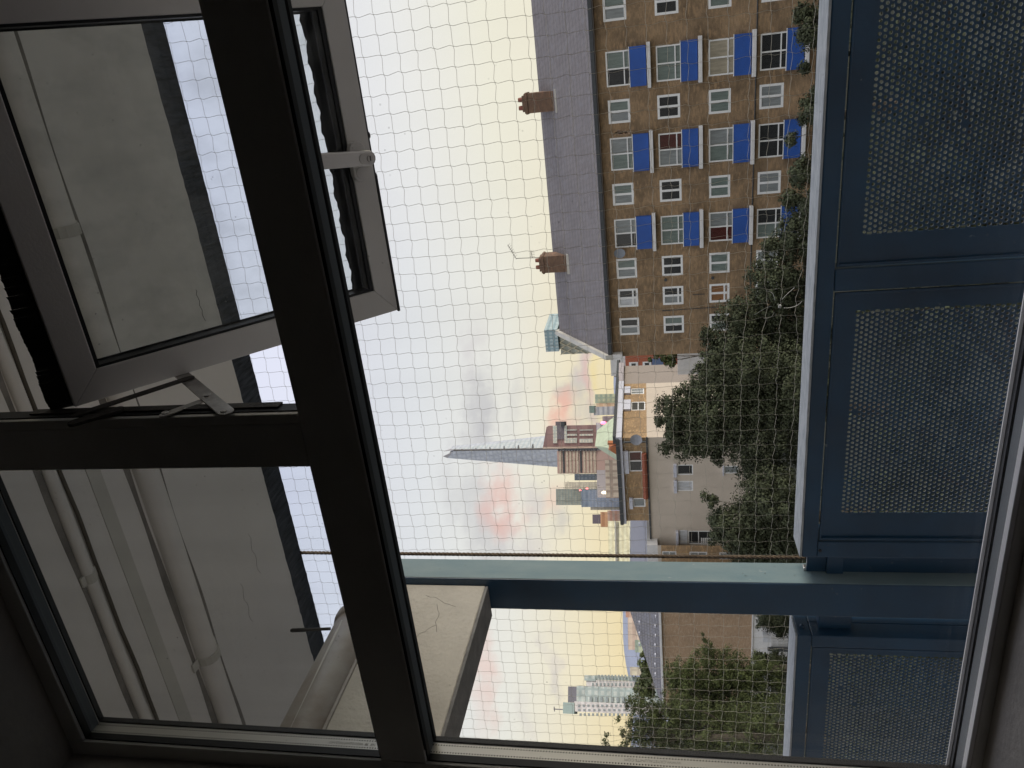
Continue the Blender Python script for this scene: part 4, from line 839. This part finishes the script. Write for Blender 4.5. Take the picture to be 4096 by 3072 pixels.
# maroon and tan hospital towers
mt_ = banded('maroon_tower', (.27,.17,.17), (.31,.20,.19), 14, .5, .8); tn = banded('tan_tower', (.40,.27,.23), (.47,.40,.33), 11.5, .45, .8)  # maroon greyed, carrying distance haze in its colour
YT = 900.0
ht = thing('maroon_tower', 'dark maroon tower with sloping top beside the glass spire', 'tower', tuple(PY(2380,1745,YT)[:2])+(-CZ,))
hh = ray(2300,1745); hh = np.array((hh[0], hh[1], 0.)); hh /= np.linalg.norm(hh)
def HD(x, y, D): r = ray(x, y); return r/(r@hh)*D
pp = [HD(x, y, YT) for x, y in ((2171,1792),(2186,1708),(2195,1703),(2440,1699),(2440,1792))]; pp[3][2] = -CZ; pp[4][2] = -CZ
MB().prism(pp, hh*45).build('facade', mt_, ht)
for (a, b, m_) in (((2212,1703),(2228,1773),'c'),((2228,1702),(2257,1757),'g'),((2257,1702),(2268,1772),'c'),((2268,1736),(2308,1743),'c'),((2268,1752),(2308,1772),'c'),((2318,1736),(2372,1743),'c'),((2318,1755),(2372,1771),'c'),((2268,1718),(2308,1722),'c'),((2318,1718),(2372,1722),'c')):
    vb(a, b, YT-1, .98).build('window_band', banded('band_pale', (.50,.54,.50), (.68,.66,.56), 3.6, .5, .6, vper=5) if m_ == 'c' else mat('plant_grey', (.17,.15,.17), .8), ht)
vb((2222,1686), (2258,1702), YT+5, 20).build('plant_room', 'plant_grey', ht)
vb((2244,1688), (2258,1706), YT-3, 7).build('dark_box', 'gutter_dark', ht)
vb((2171,1786), (2440,1793), YT-6, 5).build('stair_fin', mat('fin_cream', (.60,.48,.40), .8), ht)
t = tower('tan_tower', 'tan tower with horizontal window bands below the glass spire', (2229,1802), (2390,1894), YT-30, 40, mat('tan_body', (.44,.31,.27), .85, var=.05))
for k in range(11):
    a = 2229+161*(.05+.086*k); m_ = 'gutter_dark' if k in (1,6) else 'band_tan'
    vb((a,1805), (a+161*.045,1891), YT-31, .99).build('window_band', m_ if m_ in MATS else banded('band_tan', (.50,.42,.33), (.66,.60,.46), 4, .5, .6, vper=4.5), t)
for k in range(14): vb((2231+11.5*k,1794), (2238+11.5*k,1803), YT-32, 4).build('balcony', 'gutter_dark', t)
vb((2231,1795), (2400,1800), YT-31, 2).build('core', 'gutter_dark', t)
# more city towers: (name, label, p0, p1, Y, material)
G1 = banded('glass_pale', (.46,.50,.44), (.60,.58,.46), 4.5, .5, .4, vper=4); G2 = banded('glass_blue', (.42,.50,.62), (.55,.60,.68), 4, .5, .4, vper=3.6)
G3 = banded('slab_cream', (.56,.50,.40), (.68,.62,.48), 4, .5, .7, vper=5); G4 = banded('dark_glass', (.10,.13,.16), (.16,.19,.22), 5, .5, .4, vper=6)
G5 = banded('green_glass', (.34,.42,.34), (.50,.54,.40), 5, .5, .5, vper=6); G6 = banded('peach_block', (.42,.33,.27), (.62,.52,.42), 5.5, .4, .8, vper=6)
G7 = banded('orange_brick', (.42,.22,.12), (.55,.32,.18), 6, .5, .8); G8 = banded('pink_block', (.60,.34,.25), (.66,.46,.36), 5, .5, .8); G9 = banded('grey_band', (.35,.36,.40), (.55,.55,.56), 5, .4, .7)
for a in [('office_tower','pale green glass office tower, tallest of the group left of the tan tower',(2224,1955),(2420,2020),1150,G1),('office_tower','slim cream office slab beside the pale green glass tower',(2260,1928),(2420,1956),1100,G3),
          ('office_tower','slate blue tower crown in front of the pale glass tower',(2325,1958),(2420,2028),1000,banded('slate_blue', (.20,.25,.32), (.27,.33,.40), 6, .5, .5)),('office_tower','pale blue gridded glass block below the slate blue crown',(2358,1961),(2482,2028),900,G2),
          ('office_tower','narrow cream strip block left of the pale blue glass block',(2362,2028),(2482,2040),905,G3),('office_tower','dark glass block with red lamp left of the tan tower',(2298,1895),(2420,1921),1000,G4),
          ('office_building','pinkish grey roof building below the dark glass block',(2388,1880),(2480,1990),700,mat('mauve_roof', (.42,.38,.39), .8)),
          ('office_building','peach building with rows of dark windows above the white eaves',(2422,1840),(2482,1992),500,G6),
          ('brick_tower','dark plant room block on top of the orange buildings',(2370,2058),(2482,2095),850,mat('plum_grey', (.14,.12,.15), .8)),
          ('brick_tower','orange brick block beneath the dark plant room',(2402,2048),(2490,2108),800,G7),('brick_tower','pink facade block in front of the orange brick block',(2430,2042),(2490,2086),750,G8),
          ('cream_building','long cream stone building with rooftop balustrade above the slate roof',(2433,2084),(2560,2262),420,banded('cream_stone', (.82,.76,.52), (.92,.88,.64), 2.6, .5, .8)),
          ('tower_block','green banded tower block at the far end by the brick block',(2380,1576),(2475,1612),800,G5),('tower_block','peach tower block beside the green banded one',(2385,1612),(2475,1632),790,G7 if False else banded('peach_strip', (.62,.42,.28), (.70,.52,.36), 8, .5, .8)),
          ('tower_block','grey and white banded tower with green cap',(2375,1626),(2475,1660),750,G9),('office_building','low mauve block with windows behind the white eaves',(2410,1664),(2480,1690),700,banded('mauve_block', (.28,.22,.25), (.40,.32,.33), 6, .5, .8)),
          ('office_building','low white and grey block below the maroon tower',(2385,1690),(2480,1742),650,G9)]:
    t = tower(a[0], a[1], a[2], a[3], a[4], 40 if a[4] > 500 else 12, a[5], cat='building')
    if 'green cap' in a[1]: vb((2357,1623), (2378,1652), a[4]-2, 20).build('roof_cap', mat('cap_green', (.20,.27,.24), .7), t)
    if 'balustrade' in a[1]:
        for k in range(30): vb((2466,2087+k*5.8), (2474,2089.6+k*5.8), a[4]-.5, .45).build('baluster', 'coping', t)
        vb((2460,2084), (2466,2262), a[4]-.8, .75).build('handrail', 'coping', t)
def lamp(px, py, Yd, c, r, label):
    p = PD(px, py, Yd); m_ = bpy.data.materials.new('lamp'); m_.use_nodes = True; b = m_.node_tree.nodes['Principled BSDF']; b.inputs['Emission Color'].default_value = (*c, 1); b.inputs['Emission Strength'].default_value = 1.6
    mb = MB()
    for k in range(3): mb.tube([p-(0,0,r*.9), p-(0,0,r*.5), p+(0,0,r*.5), p+(0,0,r*.9)], [r*.2,r*.5,r*.5,r*.2], 8)
    tag(mb.build('warning_lamp', m_, loc=tuple(p)), label, 'lamp')
lamp(2413,1691,640,(1,.08,.2),2.6,'red lamp glowing on a roof right of the maroon tower'); lamp(2321,1961,980,(1,.1,.1),1.6,'small red lamp at the corner of the slate blue crown'); lamp(2348,1954,980,(1,.1,.1),1.6,'small red lamp on the cream slab by the slate blue crown')
lamp(2417,1970,690,(1,.85,.5),2.6,'warm white lamp in front of the pale blue glass block')
# copper green roof with dormer
cr = thing('green_roof_church', 'steep pale green copper roof with an orange brick dormer', 'church', tuple(PY(2480,1790,260)[:2])+(-CZ,))
ap = PY(2380, 1785, 268); a = PY(2478, 1848, 262); b = PY(2462, 1738, 262); c_ = PY(2474,1795,254)
MB().add([ap, a, c_, b, ap+(0,14,0), a+(0,18,0), b+(0,18,0)], [(0,1,2),(0,2,3),(0,4,5,1),(0,3,6,4)]).build('roof', mat('copper_green', (.48,.54,.38), .7, var=.12, vs_=.3), cr, recalc=False)
a = PY(2434,1799,252); b = PY(2472,1780,252); c_ = PY(2472,1822,252); MB().prism([a, b, c_], (0,6,0)).build('dormer', mat('dormer_orange', (.42,.15,.06), .8), cr)
x0, x1, z0, z1 = prect((2430,1772), (2472,1779), 252); MB().box(x0,x1,252,254,z0,z1).build('chimney', 'dormer_orange', cr)
x0, x1, z0, z1 = prect((2470,1740), (2482,1848), 256); MB().box(x0,x1,256,276,-CZ,z1).build('wall', 'dull_red', cr)
# glass box tower and lattice behind the block's gable
gt = thing('glass_box_tower', 'blue grey glass box tower with lattice facade rising behind the gable of the block', 'tower', tuple(PY(2300,1380,420)[:2])+(-CZ,))
x0, x1, z0, z1 = prect((2176,1320), (2236,1404), 420); MB().box(x0,x1,420,450,z0,z1).build('glass_top', banded('box_glass', (.26,.38,.43), (.48,.58,.60), 3.2, .45, .35, vper=2.2), gt)
MB().prism([(x0,420,z1),(x0,420,z0),(x0-2,440,z0),(x0-2,440,z1-4)], (-.2,0,0)).build('side_glass', 'glass_blue', gt)
xa, xb, za_, zb2 = prect((2236,1320), (2400,1411), 422); MB().box(xa,xb,422,448,-CZ,zb2).build('facade', banded('lattice_base', (.36,.38,.34), (.44,.45,.40), 4, .5, .7), gt)
mb = MB(); ncol = 8
for k in range(14):
    for q in range(ncol):
        u = xa+(xb-xa)*q/ncol; zz = zb2-4*k; w_ = (xb-xa)/ncol; s_ = 1 if (k+q) % 2 else -1
        mb.obox(np.array((u,421.2,zz-2-s_*1.6)), np.array((w_,0,s_*3.2)), np.array((0,.6,0)), np.array((0,0,.9)))
mb.build('lattice', mat('lattice_cream', (.62,.56,.42), .7), gt)
# white balconied towers on the left
wt = banded('white_tower', (.66,.62,.62), (.74,.70,.69), 3, .5, .8); gg = banded('tower_green_glass', (.42,.49,.48), (.56,.60,.57), 3.0, .45, .4, vper=4)  # green glass paled to paint in distance haze
def restower(label, segs, Yd, bal):
    c = ray(*segs[0][0]); c = c/math.hypot(c[0], c[1])*Yd; t = thing('residential_tower', label, 'tower', (c[0],c[1],-CZ), 'white residential towers with balconies')
    for (p0, p1, m_, dy) in segs: vb(p0, p1, Yd+dy, 14, -CZ if p1[0] > 2500 else None).build('facade', m_, t)
    for (px0, px1, py0, py1, nn, dy) in bal:
        for k in range(nn):
            xx = px0+(px1-px0)*k/nn; vb((xx,py0), (xx+(px1-px0)/nn*.45,py1), Yd+dy, 1.2).build('balcony' if py1-py0 > 8 else 'window', mat('balcony_grey', (.30,.34,.35), .6), t)
    return t
restower('shorter white residential tower with stacked corner balconies, nearer the post', [((2345,2722),(2560,2770),wt,0),((2338,2701),(2382,2723),gg,-.5),((2382,2704),(2560,2722),gg,.5)], 400,
         [(2392,2552,2699,2712,12,-1.6),(2368,2552,2732,2742,12,-.3),(2362,2500,2752,2757,6,-.3)])
tb = restower('taller white residential tower with teal glass upper floors and a mast', [((2297,2811),(2560,2852),wt,0),((2252,2810),(2297,2855),mat('teal_glass', (.36,.45,.43), .4, var=.1),-.5),((2272,2746),(2306,2810),mat('mast_grey', (.20,.19,.22), .7),3),((2306,2748),(2560,2811),gg,2)], 380,  # teal glass likewise paled for distance haze
         [(2318,2552,2853,2864,14,-1.4),(2312,2552,2818,2826,13,-.3),(2312,2552,2836,2842,12,-.3),(2358,2530,2787,2808,8,1.2)])
p = PD(2256,2838,386); MB().tube([p, p+(0,0,5)], .25, 5).tube([p+(-1.5,0,4.6), p+(1.5,0,4.6)], .2, 4).build('mast', 'mast_grey', tb)
# low pinkish city and far hills on the left
for a in [('far_building','peach lit far building below the hills nearest the post',(2503,2440),(2560,2470),500,G8),('far_building','long peach lit far block under the hills',(2512,2470),(2570,2600),600,banded('peach_far', (.60,.46,.38), (.68,.55,.45), 5, .5, .8)),
          ('far_building','green glass low block just left of the dark roof',(2540,2560),(2570,2610),350,G5),('far_building','grey slab behind the tree tops beside the shorter white tower',(2520,2668),(2570,2702),380,G3)]:
    tower(a[0], a[1], a[2], a[3], a[4], 20, a[5], cat='building')
hb = MB(); hx = np.linspace(-5600, 900, 60); top = []
for x_ in hx:
    top.append(238+22*math.sin(x_*.0021+1)+14*math.sin(x_*.0063)+(35 if x_ < -2350 else 0))
for i in range(59): hb.add([(hx[i],3400,-CZ-5),(hx[i+1],3400,-CZ-5),(hx[i+1],4000,top[i+1]*.0+top[i+1]),(hx[i],4000,top[i])], [(0,1,2,3)])
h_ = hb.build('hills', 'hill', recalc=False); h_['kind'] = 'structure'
# ------------------------------------------------------------------ trees
def tree(label, blobs, Yd, nleaf, leaf, m_, base, limbs=True, thin=None, cat='tree', name='tree', ydepth=.8):
    """blobs: (px, py, radius in px) -> clumps of leaves in real space"""
    cs = []
    for (px, py, r, *dy) in blobs:
        c = PY(px, py, Yd+(dy[0] if dy else 0)); cs.append((c, r/FPX*np.linalg.norm(c)*1.0))
    mx_ = np.mean([c for c, r in cs], axis=0); bx_, by_ = float(mx_[0]), float(mx_[1])+.6; t = thing(name, label, cat, (bx_,by_,-CZ), 'leafy trees between the balcony and the far buildings')
    tot = sum(c[1]**2 for c in cs); V = []; Nn = []
    for c, r in cs:
        n_ = int(nleaf*r*r/tot); ncl = max(7, min(int(n_/45), int(170*r*r/1.2)+8))
        d = rng.normal(size=(ncl, 3)); d /= np.linalg.norm(d, axis=1)[:, None]
        rad = r*(.25+.72*rng.random(ncl)**.75); cc_ = c+d*rad[:, None]*np.array((1, ydepth, 1)); rc = (.16+.5*leaf)*(.6+.8*rng.random(ncl))*min(1.6, .6+r*.4)
        k_ = rng.integers(0, ncl, n_); e = rng.normal(size=(n_, 3)); e /= np.linalg.norm(e, axis=1)[:, None]
        V.append(cc_[k_]+e*(rc[k_]*(.35+1.0*rng.random(n_)))[:, None]*np.array((1.15,1,.8)))
        nn_ = e*.9+d[k_]*.5+np.array((0,0,.35))+rng.normal(size=(n_, 3))*.42; Nn.append(nn_/np.linalg.norm(nn_, axis=1)[:, None])
    C_ = np.concatenate(V); Nn = np.concatenate(Nn); n_ = len(C_)
    a = rng.normal(size=(n_, 3)); a -= Nn*np.sum(a*Nn, axis=1)[:, None]; a /= np.linalg.norm(a, axis=1)[:, None]; b = np.cross(Nn, a)
    L_ = leaf*(.6+.8*rng.random(n_))[:, None]; a = a*L_; b = b*L_*.62
    vv = np.stack([C_+a, C_+b, C_-a, C_-b], axis=1).reshape(-1, 3)-np.array((bx_,by_,-CZ))
    me = bpy.data.meshes.new('crown'); me.vertices.add(n_*4); me.vertices.foreach_set('co', vv.ravel()); me.loops.add(n_*4); me.loops.foreach_set('vertex_index', np.arange(n_*4, dtype=np.int32))
    me.polygons.add(n_); me.polygons.foreach_set('loop_start', np.arange(0, n_*4, 4, dtype=np.int32)); me.polygons.foreach_set('loop_total', np.full(n_, 4, dtype=np.int32)); me.update(); me.validate()
    me.materials.append(MATS[m_]); o = bpy.data.objects.new('crown', me); COL.objects.link(o); o.parent = t
    mean = np.mean([c for c, r in cs], axis=0); bs = np.array((bx_,by_,-CZ)); fork = bs+(mean-bs)*.62
    mb = MB().tube([bs, bs+(fork-bs)*.5+(.15,0,0), fork], [.30,.24,.17], 10)
    for c, r in cs:
        m1 = fork+(c-fork)*.5+rng.normal(size=3)*.15; sc_ = min(1., r/1.2); mb.tube([fork, m1, c], [.10*sc_,.06*sc_,.02*sc_], 6)
        for k in range(4): e = rng.normal(size=3); e /= np.linalg.norm(e); mb.tube([c, c+e*r*.5, c+e*r*.85], [.022*sc_,.013*sc_,.005], 4)
    mb.build('trunk', 'bark', t); return t
tree('large dark tree in front of the beige house, its tip nearest the brick storey', [(2755,1760,100),(2700,1640,85),(2840,1500,78),(2765,1580,62),(2830,1720,110),(2700,1720,50),(2890,1640,170),(3050,1740,190),(3160,1560,190),(2960,1490,150),(2870,1830,36),(3010,1880,55),(2640,1690,28),(2660,1790,30)], 27, 105000, .046, 'leaf_dark', (-7.6,27))
tree('dark bushy tree beside the wire rope in front of the beige house', [(2970,2110,115),(3090,2000,140),(3150,2170,130),(2880,2080,50),(3010,2220,95),(2850,2000,28),(2860,2150,34),(2820,1985,15)], 25, 62000, .046, 'leaf_dark', (-11,25))
tree('dark tree against the lower left windows of the brick block', [(2980,1290,118),(3112,1130,125),(3212,945,112),(2885,1395,85),(2835,1340,36),(3080,985,42),(3160,1350,170),(3170,800,45)], 29, 62000, .046, 'leaf_dark', (-2.9,29))
tree('sparse dark tree in front of the ground floor windows of the brick block', [(3215,690,55),(3265,430,70),(3270,120,72),(3165,560,24),(3215,270,20),(3205,50,34),(3150,790,24),(3275,820,80)], 28, 21700, .046, 'leaf_dark', (.6,28))
tree('conifer like green tree in front of the blank brick flank', [z5(1460,560)+(110,),z5(1390,380)+(26,),z5(1370,300)+(16,),z5(1350,240)+(9,),z5(1200,620)+(95,),z5(1650,640)+(110,),z5(1800,560)+(70,),z5(1330,800)+(120,),z5(1600,900)+(150,),z5(1900,700)+(110,),z5(1080,640)+(40,)], 36, 74400, .046, 'leaf_green', (-29.5,36))
tree('broad green tree top in front of the white residential towers', [z5(800,860)+(60,),z5(880,1010)+(90,),z5(780,1060)+(52,),z5(1050,1000)+(95,),z5(900,1200)+(100,),z5(1130,1250)+(130,),z5(1350,1100)+(130,),z5(1600,1250)+(150,),z5(1850,1050)+(140,),z5(1150,850)+(75,),z5(720,1180)+(28,)], 33, 80600, .046, 'leaf_green', (-33,33))
tree('thin twiggy sapling top at the left edge against the yellow sky', [z5(500,1130)+(13,),z5(480,1200)+(16,),z5(520,1240)+(13,),z5(640,1100)+(20,),z5(660,1220)+(24,),z5(600,980)+(14,)], 32, 900, .05, 'leaf_green', (-34,32), name='sapling')
tree('far row tree with yellow green crown behind the dark sloping roof', [z5(820,420)+(14,),z5(830,500)+(24,),z5(850,580)+(26,),z5(840,660)+(30,),z5(900,620)+(25,),z5(790,720)+(26,),z5(860,740)+(35,)], 95, 9000, .22, 'leaf_far', (-98,95))
tree('dark evergreen beside the post in front of the white wall', [z5(1960,90)+(55,),z5(2050,160)+(50,),z5(1880,120)+(22,),z5(2080,60)+(60,),z5(1840,170)+(7,)], 40, 24800, .046, 'leaf_dark', (-27,40))
tree('leafy bushes below the white wall by the left balcony panel', [z5(1850,440)+(30,),z5(2000,470)+(42,),z5(2080,560)+(50,),z5(1900,520)+(30,)], 39, 18600, .046, 'leaf_dark', (-29,39), name='bush', cat='bush')
tree('climbing shrub on the wall in the gap between block and beige house', [(2650,1430,18),(2680,1445,22),(2620,1425,10),(2690,1420,20),(2600,1440,8)], 58, 2600, .10, 'leaf_green', (-27,58), name='shrub', cat='shrub')
tree('dark shrubs growing below the perforated balcony panels', [(3750,-200,420),(3800,500,420),(3800,1200,420),(3750,1900,420),(3700,2600,380),(3700,3200,380),(3900,800,300)], 13, 40000, .05, 'leaf_dark', (0,13), name='shrub', cat='shrub')
bpy.context.view_layer.update()
for o in list(bpy.data.objects):
    if '_o' in o: del o['_o']
